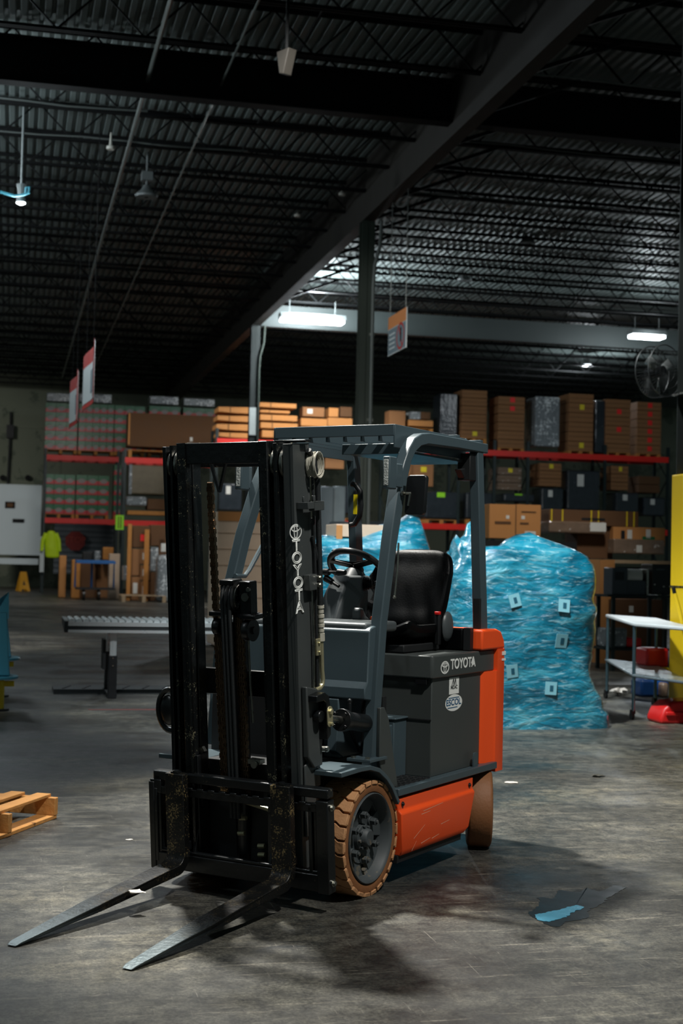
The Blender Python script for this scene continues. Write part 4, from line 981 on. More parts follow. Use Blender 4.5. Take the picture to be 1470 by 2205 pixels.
# drink cases
CASES = {}
ROWW = ['bottom','second','third','fourth','fifth','sixth','seventh']
COLW = {1:[''],2:['left','right'],3:['left','middle','right'],5:['leftmost','second','middle','fourth','rightmost']}
def case_proto(w, h, d, key):
    b = MB(); b.box(0,w,0,d,h*.42,h); top = b.obj('drink_case', m_cg, smooth=0)
    b = MB(); b.box(.0,w,-.002,d,0,h*.42); b.obj('red_band', m_cr, top, smooth=0)
    b = MB(); n = 14; b.add([(w*.5+w*.33*math.cos(2*PI*i/n), -.006, h*.40+h*.24*math.sin(2*PI*i/n)) for i in range(n)],[tuple(range(n))[::-1]]); b.obj('oval_print', m_cw, top, smooth=0)
    return top
def case_stack(x0, y0, x1, y1, rows, cols, g, name, gtop=False, skip=()):
    ja, zt = onG(x0, y0, g); jb, zb = onG(x1, y1, g); w = (jb-ja)/cols; h = (zt-zb)/rows
    zb += .16
    h = (zt-zb)/rows
    proto = None
    for r in range(rows):
        for c in range(cols):
            if (r,c) in skip: continue
            if proto is None: o = proto = case_proto(w-.012, h-.01, 1.0, name)
            else: o = copy_tree(proto)
            o.location = W(ja+c*w, g+.02, zb+r*h); o.rotation_euler = (0,0,BA)
            col = COLW[cols][c]
            lab = 'green and red drink case, %s%s row, %s' % ((col+' in the ') if col else '', ROWW[r], name)
            tag(o, lab, 'drink case', 'cases in the '+name)
    pallet(ja, g+.02, zb-.16, jb-ja, 1.0, .155, 'pallet under the '+name)
    return ja, jb, zt
a = case_stack(99,866,165,978,5,3,GL,'upper far-left stack')
b_ = case_stack(171,868,244,981,5,5,GL,'upper second stack')
c_ = case_stack(248,872,310,983,5,3,GL,'upper third stack')
case_stack(95,1020,160,1116,4,3,GL,'lower far-left stack')
case_stack(165,1022,233,1118,4,3,GL,'lower second stack')
case_stack(247,1000,262,1119,5,1,GL,'lower sliver stack by the upright')
def simple(name, x0, y0, x1, y1, g, d, m, lab, cat, grp=None, bev=.0, kids=None, smooth=0, dz=0., floor=False):
    ja, zt = onG(x0, y0, g); jb, zb = onG(x1, y1, g); zb = 0. if floor else zb; b = MB(); w = jb-ja; h = zt-zb
    b.box(0, w, 0, d, 0, h); o = hobj(b, name, m, ja, g, zb+dz, smooth=smooth, bev=bev); tag(o, lab, cat, grp)
    for k in kids or ():
        nm, kx0, kx1, kz0, kz1, km = k; q = MB(); q.box(w*kx0, w*kx1, -.008, 0, h*kz0, h*kz1); q.obj(nm, km, o, smooth=0)
    return o
for (x0,y0,x1,y1,nm) in ((101,845,165,866,'far-left'),(171,847,240,868,'second'),(323,852,384,872,'fourth'),(396,857,462,876,'fifth')):
    simple('film_wrapped_tray', x0, y0, x1, y1, GL+.04, .95, m_wrap, 'grey film wrapped top tray on the upper %s stack' % nm, 'wrapped goods', 'film wrapped top trays', bev=.02)
case_stack(322,873,386,985,5,3,GL,'upper fourth stack')
case_stack(395,877,462,987,5,3,GL,'upper fifth stack')
# middle rack
simple('long_carton', 277, 888, 462, 968, GM-.1, 1.1, m_cardd, 'long dark brown carton on the middle rack top beam', 'box', None, .01, (('carton_edge',0,.02,.05,.98,m_cardl),('white_label',.68,.76,.1,.16,m_label),('white_mark',.71,.74,.22,.34,m_label)))
pj, pz = onG(277, 968, GM-.1); pallet(pj, GM-.05, zE+.0, 3.1, 1.0, max(.1,pz-zE), 'pallet under the long dark carton')
simple('wrapped_bale', 280, 1000, 357, 1066, GM, 1.0, m_bale, 'dark brown film wrapped bale above the lower beam left of the mast', 'bale', None, .06, (('white_edge',-.02,.06,0,1,m_wrap),))
simple('shrink_bundle', 272, 1068, 316, 1090, GM-.15, .8, m_wrap, 'crumpled grey film bundle beside the wrapped upright', 'bundle', None, .08)
simple('dark_carton', 318, 1074, 357, 1098, GM, .9, m_cardd, 'small dark carton left of the mast on the lower beam', 'box')
simple('timber_batten', 275, 1099, 356, 1110, GM-.05, .9, m_wood, 'yellow timber battens lying on the lower beam left of the mast', 'timber')
simple('yellow_tag', 249, 1109, 266, 1141, GM-.062, .02, m_gst, 'bright yellow tag hanging on the wrapped rack upright', 'tag', None, 0, (('printed_line',.3,.42,.1,.9,m_cardd),('printed_line',.58,.70,.1,.9,m_cardd)))
# flat cardboard bundles on the red beam, each layer lifted away on its own
def flat_stack(x0, x1, ys, g, nm, warp=.0):
    for k, (ya, yb, dx) in enumerate(ys):
        ja, zt = onG(x0+dx, ya, g); jb, zb = onG(x1+dx, yb, g); n = 8; b = MB(); w = jb-ja; vs = []; fs = []
        for i in range(n+1):
            u = i/n; sag = warp*(1-u)**3*(.25+.0*k); t = (zt-zb)*(1-.25*(1-u)**2*(1 if warp else 0))
            for y in (0, 1.0): vs += [(w*u, y, sag), (w*u, y, sag+t)]
        for i in range(n):
            q = 4*i; fs += [(q,q+4,q+5,q+1),(q+2,q+3,q+7,q+6),(q+1,q+5,q+7,q+3),(q,q+2,q+6,q+4)]
        fs += [(0,1,3,2),(4*n,4*n+2,4*n+3,4*n+1)]
        b.add(vs, fs); o = hobj(b, 'flat_carton_bundle', m_cardl, ja, g, zb, smooth=30, bev=.02)
        q = MB(); q.box(w*.3,w*.32,-.012,0,0,(zt-zb)); q.obj('strap', m_cardd, o, smooth=0)
        tag(o, 'flattened orange carton bundle, %s from below, %s' % (ROWW[k].replace('bottom','lowest'), nm), 'cardboard', 'bundles of the '+nm)
flat_stack(467, 550, ((930,945,2),(911,929,-1),(893,910,1),(874,892,3)), GR, 'left bundle pile', .12)
flat_stack(560, 640, ((926,945,4),(909,925,1),(892,908,0),(866,880,-2)), GR, 'right bundle pile')
flat_stack(556, 620, ((882,891,4),), GR-.0, 'wedge on the right pile')
for i, (x0,y0,x1,y1,m,lab) in enumerate(((652,876,698,898,m_card,'brown carton with a pale mark behind the forklift roof, left of the column'),(648,900,704,919,m_cardl,'orange slatted crate under the brown carton left of the column'),(708,878,728,898,m_cardl,'narrow upright orange carton left of the column'),(706,899,758,919,m_cardl,'low orange crate nearest the column'),(733,876,757,898,m_cardd,'small dark carton nearest the column'),
        (838,884,872,919,m_card,'brown carton right of the column behind the roof'),(884,886,905,903,m_wrap,'small pale wrapped parcel right of the column'),(880,904,932,919,m_cardl,'low orange crate right of the column'),(906,887,926,903,m_cardd,'small dark carton beside the pale parcel'),
        (700,985,740,1010,m_card,'brown carton on the middle level seen left of the roof pillar'),(846,988,890,1040,m_card,'brown carton above dark crates seen through the cab'),(884,990,932,1048,m_card,'brown carton with yellow sticker seen through the cab'))):
    simple('carton', x0, y0, x1, y1, GR+(.35 if i > 8 else 0), .6, m, lab, 'box', 'cartons on the middle of the right rack', .005, (('sticker',.45,.7,.55,.75,m_yst),) if i == 11 else (('pale_label',.2,.45,.3,.8,m_label),) if i == 0 else None)
for x0, x1 in ((648,704),(706,758),(838,932),(467,640)):
    j, z = onG(x0, 919 if x0 > 500 else 945, GR); j2, _ = onG(x1, 919, GR)
    if z-zG > .05: pallet(j, GR, zG, j2-j, 1.0, z-zG, 'pallet under the cartons around the middle of the right rack, %s' % {648:'far left',706:'next to the column',838:'right of the column'}[x0])
# tall stacks on the upper right beam: layer by layer
def tower(x0, x1, y0, y1, n, m, nm, stick=None, sm=None, g=GR):
    ja, zt = onG(x0, y0, g); jb, zb = onG(x1, y1, g); zb = max(zb, zC+.10) if g == GR and y1 > 940 and y0 < 900 else zb
    h = (zt-zb)/n; w = jb-ja; proto = {}
    for k in range(n):
        st = stick and k in stick
        if st not in proto:
            b = MB(); b.box(0,w,0,1.0,0,h-.015); o = hobj(b, 'carton_layer', m, 0,0,0, smooth=0, bev=.012)
            q = MB(); q.box(0,w,-.004,0,h*.46,h*.52); q.obj('tape', m_cardd, o, smooth=0)
            if st: q = MB(); q.box(w*.44,w*.62,-.012,0,h*.3,h*.85); q.obj('sticker', sm, o, smooth=0)
            proto[st] = o
        else: o = copy_tree(proto[st])
        o.location = W(ja, g, zb+k*h); o.rotation_euler = (0,0,BA)
        tag(o, 'brown carton layer, %s from below, %s' % (ROWW[k].replace('bottom','lowest'), nm), 'box', 'layers of the '+nm)
    if y0 < 900: pallet(ja, g, zC, w, 1.0, max(.06,zb-zC), 'pallet under the '+nm)
    return ja, jb, zb, zt
tower(995,1047,838,945,6,m_card,'first tall stack from the left',(0,),m_yst)
tower(1073,1128,852,968,6,m_card,'second tall stack from the left',(4,5),m_rst)
t3 = tower(1225,1276,846,974,6,m_card,'fourth tall stack from the left',(0,4),m_yst)
tower(1305,1356,858,978,6,m_card,'fifth tall stack from the left',(2,4),m_rst)
tower(1372,1422,864,980,6,m_card,'tall stack nearest the fan',(0,1,2,3,4,5),m_rst)
simple('film_wrapped_stack', 1153, 856, 1204, 966, GR, 1.0, m_wrap, 'silvery film wrapped tall stack, third from the forklift roof', 'wrapped goods', None, .05, dz=.05)
for (x0,y0,x1,y1,lab) in ((948,846,984,945,'dark wrapped stack left of the first tall stack'),(1282,862,1302,976,'narrow dark wrapped stack between the fourth and fifth tall stacks')):
    simple('dark_wrapped_stack', x0, y0, x1, y1, GR+.1, .9, m_wrapd, lab, 'wrapped goods', None, .04)
tower(1071,1122,1005,1056,3,m_wrapb,'short film wrapped stack below the second tall stack',(2,),m_yst,GR+.05)
tower(1162,1208,996,1048,3,m_card,'short stack below the silvery stack',(2,),m_yst,GR+.05)
tower(1316,1352,1002,1056,3,m_card,'short stack below the fifth tall stack',(2,),m_yst,GR+.05)
tower(1376,1420,1024,1062,2,m_cardd,'short dark stack near the yellow sleeve',None,None,GR+.05)
DW = [(472,1040,520,1100,'left of the far column'),(530,1036,566,1100,'right of the far column'),(737,1046,790,1108,'left of the rear cab pillar'),(916,1058,985,1118,'with a lime sticker right of the mirror'),(1004,1060,1060,1118,'behind the rear cab pillar'),(1085,1062,1150,1082,'right behind the twin carton'),(1166,1050,1212,1100,'dark and lumpy below the silvery stack'),(1326,1060,1374,1104,'below the fifth tall stack'),(1386,1070,1432,1112,'nearest the yellow sleeve'),(1222,1012,1290,1100,'tall black bundle below the fourth tall stack')]
for i, (x0,y0,x1,y1,lab) in enumerate(DW):
    o = simple('film_wrapped_crate', x0, y0, x1, y1, GR-.02, 1.0, m_wrapd, 'dark film wrapped crate on the right rack, '+lab, 'wrapped goods', 'dark film wrapped crates', .05, (('lime_sticker',.35,.6,.80,.98,m_gst),) if i in (2,3,4,5) else (('white_label',.3,.5,.6,.9,m_label),))
for (x0,x1,nm) in ((916,985,'lime sticker'),(1004,1060,'cab pillar'),(737,790,'rear pillar')):
    j, z = onG(x0, 1118, GR-.02); j2, _ = onG(x1, 1118, GR-.02); pallet(j, GR-.02, zD, j2-j, 1.0, max(.08,z-zD), 'orange pallet under the dark wrapped crate by the '+nm)

# ------------------------------------------------------------------ nearer shelving on the right (about 25 m away)
GS = 24.0
m_bench = mat('bench_edge_timber', (150,128,100), .7, 0, .15, 3)
js, zs = onG(1040, 1163, GS); je, _ = onG(1440, 1163, GS)
_, zq = onG(1300, 1205, GS)
t = hempty('storage_bench', js, GS, 0, 0, 'dark storage bench with timber top behind the blue wrapped load', 'shelf')
wS = je-js
b = MB(); b.box(0, wS*.48, -.1, 1.1, zs-.42, zs); b.obj('upper_shelf', m_dark, t, smooth=0)
b = MB(); b.box(wS*.48, wS, -.3, 1.0, zq-.06, zq); b.obj('timber_top', m_bench, t, smooth=0)
for x in (.05, wS*.36, wS*.62, wS-.06):
    b = MB(); b.box(x-.04, x+.04, 0, .08, 0, zs-.42 if x < wS*.6 else zq-.06); b.obj('leg', m_rackg, t, smooth=0)
b = MB(); b.box(0, wS, .9, .94, 0, zs-.42); b.obj('back_panel', m_dark, t, smooth=0)
simple('twin_carton', 1054, 1085, 1110, 1160, GS-.1, .6, m_cardl, 'left half of the big orange carton pair above the rear of the forklift', 'box', 'big orange cartons', .005, (('round_label',.62,.74,.58,.68,m_label),('printed_line',.2,.8,.42,.50,m_cardd),('tape',.97,1.0,0,1,m_cardd)))
simple('twin_carton', 1112, 1086, 1163, 1159, GS-.1, .6, m_cardl, 'right half of the big orange carton pair above the rear of the forklift', 'box', 'big orange cartons', .005, (('round_label',.2,.34,.56,.66,m_label),('shipping_label',.35,.8,.06,.2,m_label),('printed_line',.15,.5,.40,.46,m_cardd),('printed_line',.2,.8,.76,.80,m_cardd)))
o = simple('long_strapped_carton', 1182, 1096, 1374, 1135, GS+.2, .7, m_cardd, 'long brown carton with yellow straps above the blue wrapped load', 'box', None, .01, [('strap',x,x+.015,0,1,m_band) for x in (.02,.14,.46,.54,.86,.94)]+[('printed_line',.36,.62,.35,.5,m_dark)])
o['label'] = 'long brown carton with yellow straps above the blue wrapped load'
simple('wrapped_parcel', 1182, 1121, 1304, 1150, GS+.05, .6, m_wrapb, 'film wrapped pale parcel just under the long strapped carton', 'wrapped goods', None, .03, (('white_label',.72,1.0,.2,.95,m_label),))
simple('dark_carton', 1243, 1136, 1318, 1203.5, GS+.3, .6, m_cardd, 'dark brown carton behind the top of the blue wrapped load', 'box')
o = simple('open_carton', 1320, 1134, 1431, 1176, GS+.15, .5, m_cardl, 'orange open carton holding green things on the timber top', 'box', None, .005, (('white_label',.27,.36,.35,.85,m_label),('white_label',.63,.72,.40,.9,m_label),('green_item',.56,.80,.2,.5,m_cg),('dark_item',.15,.22,.3,.8,m_dark)))
o = simple('clear_tub', 1322, 1160, 1430, 1194, GS-.15, .3, m_wrapb, 'film wrapped clear tub in front of the open carton on the timber top', 'tub', None, .02, (('white_label',.44,.55,.1,.6,m_label),))
m_mon = mat('machine_black', (22,25,28), .35, 0, .1, 4)
# label printer, computer box and their cart
GP = 19.5
ja, zp = onG(1322, 1281, GP); jb, _ = onG(1442, 1281, GP)
t = hempty('equipment_cart', ja, GP, 0, 0, 'dark metal equipment cart carrying the printer behind the white table', 'cart')
wq = jb-ja
b = MB(); b.box(-.1,wq,0,.6,zp-.03,zp); b.obj('top_shelf', m_rackg, t); b = MB(); b.box(-.1,wq,0,.6,.30,.33); b.obj('lower_shelf', m_rackg, t)
zmid = onG(1350, 1395, GP+.1)[1]; b = MB(); b.box(-.15,wq,0,.6,zmid-.02,zmid); b.obj('middle_shelf', m_rackg, t)
for x in (.0, wq-.06):
    for y in (.03, .57): b = MB(); b.box(x-.025,x+.025,y-.025,y+.025,0,zp); b.obj('leg', m_rackg, t)
ja, zt = onG(1321, 1221, GP); jb, zb = onG(1399, 1281, GP); w = jb-ja; h = zt-zb
t = hempty('label_printer', ja, GP+.05, zp, 0, 'dark grey label printer with a white paper roll on the equipment cart', 'printer')
b = MB(); b.box(0,w*.42,0,.32,0,h); b.box(w*.42,w,0.03,.32,0,h*.55); b.obj('body', mat('printer_grey', (66,74,82), .4), t, bev=.01)
b = MB(); b.box(w*.95,w,0,.32,0,h*.97); b.box(w*.40,w,.25,.32,h*.5,h*.98); b.obj('frame', m_steel, t, bev=.004)
b = MB(); b.box(w*.08,w*.32,-.006,.0,h*.55,h*.85); b.obj('display', m_mon, t)
b = MB(); b.cyl((w*.45,.14,h*.70),(w*.86,.14,h*.70), h*.27, 24); b.obj('paper_roll', m_label, t)
simple('computer_box', 1404, 1215, 1446, 1280, GP+.05, .4, m_mon, 'black computer box beside the label printer', 'computer', None, .01, (('status_lights',.1,.16,.30,.34,m_label),('status_lights',.55,.62,.24,.28,m_label),('badge',.2,.6,.80,.86,m_wrapd)))
simple('orange_carton', 1292, 1205, 1322, 1282, GP+1.5, .5, m_cardl, 'orange carton standing between the blue wrapped load and the printer', 'box', floor=True)
simple('brown_carton', 1310, 1290, 1425, 1318, GP+1.5, .5, m_cardd, 'brown carton behind the equipment cart legs', 'box', None, 0, (('white_label',.38,.46,.8,.9,m_label),), floor=True)
# white topped rolling table
m_tabt = mat('white_table_top', (206,212,212), .35, 0, .05, 2)
m_chrome = mat('blue_chrome_tube', (120,150,160), .22, .9, .1, 5)
GT = 13.6
j1, g1 = onZ(1374, 1545, 0); zt_ = onG(1374, 1345, g1)[1]
t = hempty('rolling_table', j1, g1, 0, 0, 'white topped rolling table with blue chrome legs right of the blue wrapped load', 'table')
def tcorner(px, py, z): a = onZ(px, py, z); return V(a[0]-j1, a[1]-g1, 0)
tn, tl = tcorner(1364,1343,zt_+.02), tcorner(1303,1324,zt_+.02); tr = (tcorner(1476,1352,zt_+.02)-tn).normalized()*.95
tpoly = [tn, tn+tr, tl+tr, tl]; tc_ = sum(tpoly, V(0,0,0))/4
b = MB(); b.prism([(p.x,p.y) for p in tpoly], 'z', zt_-.01, zt_+.03); b.obj('table_top', m_tabt, t, bev=.012)
zl = onG(1374, 1452, g1)[1]
b = MB(); b.prism([(p.x,p.y) for p in tpoly], 'z', zl-.01, zl+.02); b.obj('lower_shelf', mat('grey_shelf', (110,122,126), .3, .3), t, bev=.01)
for q_ in tpoly:
    x, y = (tc_+(q_-tc_)*.93).xy
    b = MB(); b.cyl((x,y,.09),(x,y,zt_), .018, 12); lg = b.obj('leg', m_chrome, t)
    b = MB(); b.cyl((x-.012,y+.03,.04),(x+.012,y+.03,.04), .04, 14); b.box(x-.02,x+.02,y-.01,y+.04,.06,.10); b.obj('caster', m_plastic, lg)
for (x0,y0,x1,y1,m,nm,lab,cat,g) in ((1302,1352,1350,1395,m_wrap,'grey_bin','grey bin behind the rolling table legs','bin',GP+.1),(1350,1374,1382,1394,m_rst,'red_bag','red bag on the shelf behind the rolling table','bag',GP+.1),(1392,1396,1440,1437,m_red,'red_bag','larger red bag lying on the yellow tray of the rolling table','bag',g1+.9),(1395,1437,1442,1446,m_yellow,'yellow_tray','yellow tray on the lower shelf of the rolling table','tray',g1+.85),(1380,1464,1440,1496,mat('blue_crate_plastic',(20,70,130),.4),'blue_crate','blue crate on the floor under the rolling table','crate',15.6),(1425,1470,1440,1488,m_wrapb,'small_carton','small pale carton beside the blue crate','box',15.5)):
    simple(nm, x0, y0, x1, y1, g, .3, m, lab, cat, None, .03, smooth=40, floor=(y1 > 1480))
b = MB(); b.tube([(0,0,0),(.04,-.02,-.15),(.10,-.05,-.42)], .022, 8)
j, z = onG(1452, 1278, 13.2); o = tag(hobj(b, 'broom_handle', m_ylw, j, 13.2, z), 'short yellow handle leaning on the yellow column sleeve', 'handle')
q = MB(); q.cyl((0,0,0),(-.012,.005,.06), .02, 8); q.obj('black_tip', m_plastic, o)
# red floor machine cover
j, g = onZ(1460, 1560, 0); t = hempty('red_cover', j, g+.2, 0, 0, 'rounded red plastic cover on the floor at the right edge', 'cover')
b = MB(); pts = [(-.17,0),(-.17,.06),(-.13,.15),(-.05,.21),(.10,.23),(.30,.23),(.36,.0)]; b.prism(pts, 'y', -.16, .16); b.obj('shell', m_red, t, bev=.03, seg=3)
b = MB(); b.box(-.12,.2,-.185,-.16,.08,.12); b.obj('handle', m_red, t, bev=.01)

# ------------------------------------------------------------------ blue film wrapped loads
def teal_material():
    m, nt, b = _nt('blue_stretch_film'); N = nt.nodes; L = nt.links
    tc = N.new('ShaderNodeTexCoord'); mp = N.new('ShaderNodeMapping'); mp.inputs['Scale'].default_value = (1,1,2.6); mp.inputs['Rotation'].default_value = (0,.2,0); L.new(tc.outputs['Object'], mp.inputs[0])
    n = N.new('ShaderNodeTexNoise'); n.inputs['Scale'].default_value = 2.4; n.inputs['Detail'].default_value = 7; n.inputs['Distortion'].default_value = .6; L.new(mp.outputs[0], n.inputs['Vector'])
    r = N.new('ShaderNodeValToRGB'); e = r.color_ramp.elements; e[0].position = .30; e[0].color = (*lin((6,84,108)),1); e[1].position = .74; e[1].color = (*lin((84,178,196)),1)
    x = e.new(.52); x.color = (*lin((22,132,160)),1); L.new(n.outputs['Fac'], r.inputs[0]); L.new(r.outputs[0], b.inputs['Base Color'])
    b.inputs['Roughness'].default_value = .2; b.inputs['Specular IOR Level'].default_value = .9; b.inputs['Coat Weight'].default_value = 1.; b.inputs['Coat Roughness'].default_value = .08
    w = N.new('ShaderNodeTexNoise'); w.inputs['Scale'].default_value = 3.4; w.inputs['Detail'].default_value = 7; w.inputs['Roughness'].default_value = .55; w.inputs['Distortion'].default_value = 1.6; L.new(mp.outputs[0], w.inputs['Vector'])
    bp = N.new('ShaderNodeBump'); bp.inputs['Strength'].default_value = .9; bp.inputs['Distance'].default_value = .03; L.new(w.outputs['Fac'], bp.inputs['Height']); L.new(bp.outputs[0], b.inputs['Normal'])
    mp2 = N.new('ShaderNodeMapping'); mp2.inputs['Scale'].default_value = (1,1,5); mp2.inputs['Rotation'].default_value = (0,.12,0); L.new(tc.outputs['Object'], mp2.inputs[0])
    w2 = N.new('ShaderNodeTexNoise'); w2.inputs['Scale'].default_value = 6.5; w2.inputs['Detail'].default_value = 8; w2.inputs['Roughness'].default_value = .65; w2.inputs['Distortion'].default_value = .8; L.new(mp2.outputs[0], w2.inputs['Vector'])
    b2 = N.new('ShaderNodeBump'); b2.inputs['Strength'].default_value = .4; b2.inputs['Distance'].default_value = .012; L.new(w2.outputs['Fac'], b2.inputs['Height']); L.new(bp.outputs[0], b2.inputs['Normal']); L.new(b2.outputs[0], b.inputs['Normal'])
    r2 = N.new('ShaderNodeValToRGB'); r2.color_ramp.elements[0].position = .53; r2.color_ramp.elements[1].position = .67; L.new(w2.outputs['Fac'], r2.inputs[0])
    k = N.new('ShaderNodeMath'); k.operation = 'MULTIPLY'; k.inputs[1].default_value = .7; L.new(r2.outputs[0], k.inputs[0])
    mx = N.new('ShaderNodeMix'); mx.data_type = 'RGBA'; L.new(k.outputs[0], mx.inputs[0]); L.new(r.outputs[0], mx.inputs[6]); mx.inputs[7].default_value = (*lin((176,218,222)),1); L.new(mx.outputs[2], b.inputs['Base Color'])  # pale streaks: doubled film plus wrinkle highlights painted into the colour
    return m
m_teal = teal_material()
def wrapped(outline_l, outline_r, zs_, depth, j0, g, name, lab, seed, rz=0., wr=.03):
    """film wrapped load: width profile (left,right) per height, wrinkled"""
    random.seed(seed); nz = 46; na = 72; vs = []; fs = []
    def ip(arr, z):
        for k in range(len(zs_)-1):
            if zs_[k] <= z <= zs_[k+1]: t = (z-zs_[k])/(zs_[k+1]-zs_[k]); t = t*t*(3-2*t); return arr[k]*(1-t)+arr[k+1]*t
        return arr[-1]
    H = zs_[-1]
    for i in range(nz+1):
        z = H*i/nz; l, r = ip(outline_l, z), ip(outline_r, z); dp = ip(depth, z)
        for k in range(na):
            a = 2*PI*k/na; ca, sa = math.cos(a), math.sin(a); p = 5.0
            s = (abs(ca)**p+abs(sa)**p)**(-1/p); x = ca*s; y = sa*s
            d = 1+wr*(noise.noise(V(x*1.7+seed, y*1.7, z*3.2))*1.6+noise.noise(V(x*5+seed, y*5, z*11))*.5)*min(1, z*6)
            X = (l+r)/2+(r-l)/2*x*d; Y = depth[0]/2+dp/2*y*d
            zz = z+ (.02*noise.noise(V(X*4,Y*4,seed)) if i > nz-8 else 0)
            vs.append((X,Y,zz))
    for i in range(nz):
        for k in range(na): fs.append((i*na+k, i*na+(k+1) % na, (i+1)*na+(k+1) % na, (i+1)*na+k))
    c = len(vs); top = vs[nz*na:(nz+1)*na]; vs.append((sum(v[0] for v in top)/na, sum(v[1] for v in top)/na, top[0][2]+.01))
    for k in range(na): fs.append((nz*na+k, nz*na+(k+1) % na, c))
    b = MB(); b.add(vs, fs)
    t = hempty(name, j0, g, 0, rz, lab, 'wrapped load')
    b.obj('film_body', m_teal, t, smooth=50)
    return t
# right load: bottom edge from x=1010 to x=1332 at y=1570
jl, gl = onZ(985, 1571, 0); jr, _g = onZ(1333, 1571, 0); G1 = (gl+_g)/2
_sc = lambda px, py: onG(px, py, G1)
prof_px = [(985,1335,1571),(985,1335,1545),(988,1318,1525),(990,1300,1480),(988,1292,1440),(986,1296,1400),(985,1306,1350),(987,1308,1310),(993,1296,1285),(996,1300,1240),(1006,1300,1215),(1018,1290,1195),(1022,1272,1180),(1060,1250,1176)]
zz = []; ll = []; rr = []
for l, r, y in prof_px:
    a, z = _sc(l, y); c_, _ = _sc(r, y); zz.append(z); ll.append(a-jl); rr.append(c_-jl)
zz[0] = 0.
for k in range(1, len(zz)): zz[k] = max(zz[k], zz[k-1]+.01)
T1 = wrapped(ll, rr, zz, [1.15]*9+[1.1,1.05,1.0,.95,.9], jl, G1, 'blue_wrapped_load', 'lumpy blue film wrapped pallet load right of the forklift', 3)
def add_cone(T, G, pts, m, nm, d0=.15, d1=.75, seed=1):      # peaked film top: silhouette in (j,z) given real depth
    b = MB(); n = len(pts); rings = 7; vs = []; fs = []
    cx = sum(p[0] for p in pts)/n; cz = min(p[1] for p in pts)
    for r in range(rings+1):
        u = -1+2*r/rings; s = math.sqrt(max(.02, 1-u*u*.96))
        for x, z in pts: vs.append((cx+(x-cx)*(.55+.45*s)+.012*noise.noise(V(x*9,z*9,u*3+seed)), (d0+d1)/2+(d1-d0)/2*u, cz+(z-cz)*s+.02*noise.noise(V(x*7,z*7,u*4+seed))))
    for r in range(rings):
        for i in range(n): fs.append((r*n+i, r*n+(i+1) % n, (r+1)*n+(i+1) % n, (r+1)*n+i))
    fs += [tuple(range(n))[::-1], tuple(range(rings*n, (rings+1)*n))]
    b.add(vs, fs); return b.obj(nm, m, T, smooth=50)
def pxpts(lst, G, j0): return [(onG(x,y,G)[0]-j0, onG(x,y,G)[1]) for x, y in lst]
add_cone(T1, G1, pxpts([(1112,1205),(1115,1178),(1135,1160),(1160,1150),(1180,1144),(1205,1153),(1240,1165),(1270,1180),(1296,1205),(1300,1240),(1112,1240)], G1, jl), m_teal, 'film_peak', .1, 1.0)
add_cone(T1, G1, pxpts([(1012,1250),(1008,1200),(1015,1180),(1010,1160),(1018,1148),(1024,1160),(1036,1150),(1044,1125),(1050,1122),(1055,1140),(1060,1165),(1062,1185),(1064,1250)], G1, jl), m_teal, 'film_tail', .3, .7, 4)
from mathutils.bvhtree import BVHTree
_bm = bmesh.new(); _bm.from_mesh([c for c in bpy.data.objects if c.parent == T1 and c.name.startswith('film_body')][0].data); _bvh = BVHTree.FromBMesh(_bm)
m_film_l = mat('film_label_blue', (140,200,212), .3, 0, .06, 5)
for k, (px, py, rot, s) in enumerate(((1108,1293,-.25,.055),(1212,1304,.1,.055),(1208,1380,.05,.06),(1101,1445,-.15,.055),(1185,1482,.05,.055))):
    x, z = onG(px, py, G1); hit = _bvh.ray_cast(V(x-jl,-1.5,z), V(0,1,0)); nn = hit[1] if hit[0] else V(0,-1,0); q = MB(); Mq = Matrix.Translation((x-jl,(hit[0].y if hit[0] else 0)-.006,z)) @ Matrix.Rotation(math.atan2(nn.x,-nn.y), 4, 'Z') @ Matrix.Rotation(-math.asin(max(-1,min(1,nn.z))), 4, 'X') @ Matrix.Rotation(rot, 4, 'Y'); q.box(-s,s,-.004,.0,-s*1.1,s*1.1,Mq)
    o = q.obj('white_label', m_film_l, T1); q = MB(); q.box(-s*.2,s*.4,-.006,-.004,-s*.5,s*.5,Mq); q.obj('printed_mark', mat('film_print', (40,96,116), .4), o)
# left load behind the seat
G2 = 14.15
jl2, _ = onG(672, 1400, G2)
prof2 = [(675,992,1575),(674,990,1500),(676,988,1420),(678,986,1350),(680,983,1300),(684,975,1240),(686,965,1205),(690,958,1190),(700,945,1180)]
zz = []; ll = []; rr = []
for l, r, y in prof2:
    a, z = onG(l, y, G2); c_, _ = onG(r, y, G2); zz.append(z); ll.append(a-jl2); rr.append(c_-jl2)
zz[0] = 0
T2 = wrapped(ll, rr, zz, [1.1]*9, jl2, G2, 'blue_wrapped_load', 'blue film wrapped pallet load behind the driver seat', 11)
add_cone(T2, G2, pxpts([(684,1200),(690,1165),(705,1152),(730,1150),(780,1152),(835,1128),(880,1122),(908,1104),(928,1112),(938,1140),(948,1175),(955,1200)], G2, jl2), m_teal, 'film_peak', .05, .95, 9)
simple('light_carton', 724, 1128, 832, 1158, G2+.25, .5, m_cardt, 'pale open carton on top of the blue wrapped load behind the steering wheel', 'box', None, .004, (('side_flap',0,.12,-.2,.9,m_cardl),))
# tan wrapped stack seen through the mast
o = simple('kraft_wrapped_stack', 469, 1101, 582, 1392, 24.0, 1.0, m_cardt, 'tall tan wrapped stack seen through the forklift mast', 'wrapped goods', None, .02, [('layer_seam',0,1,z,z+.003,m_bench_) for z in (.12,.24,.36,.48,.60,.72,.84)]+[('kraft_top',0,1,.93,1.0,m_cardl),('white_label',.45,.52,.90,.92,m_label)])
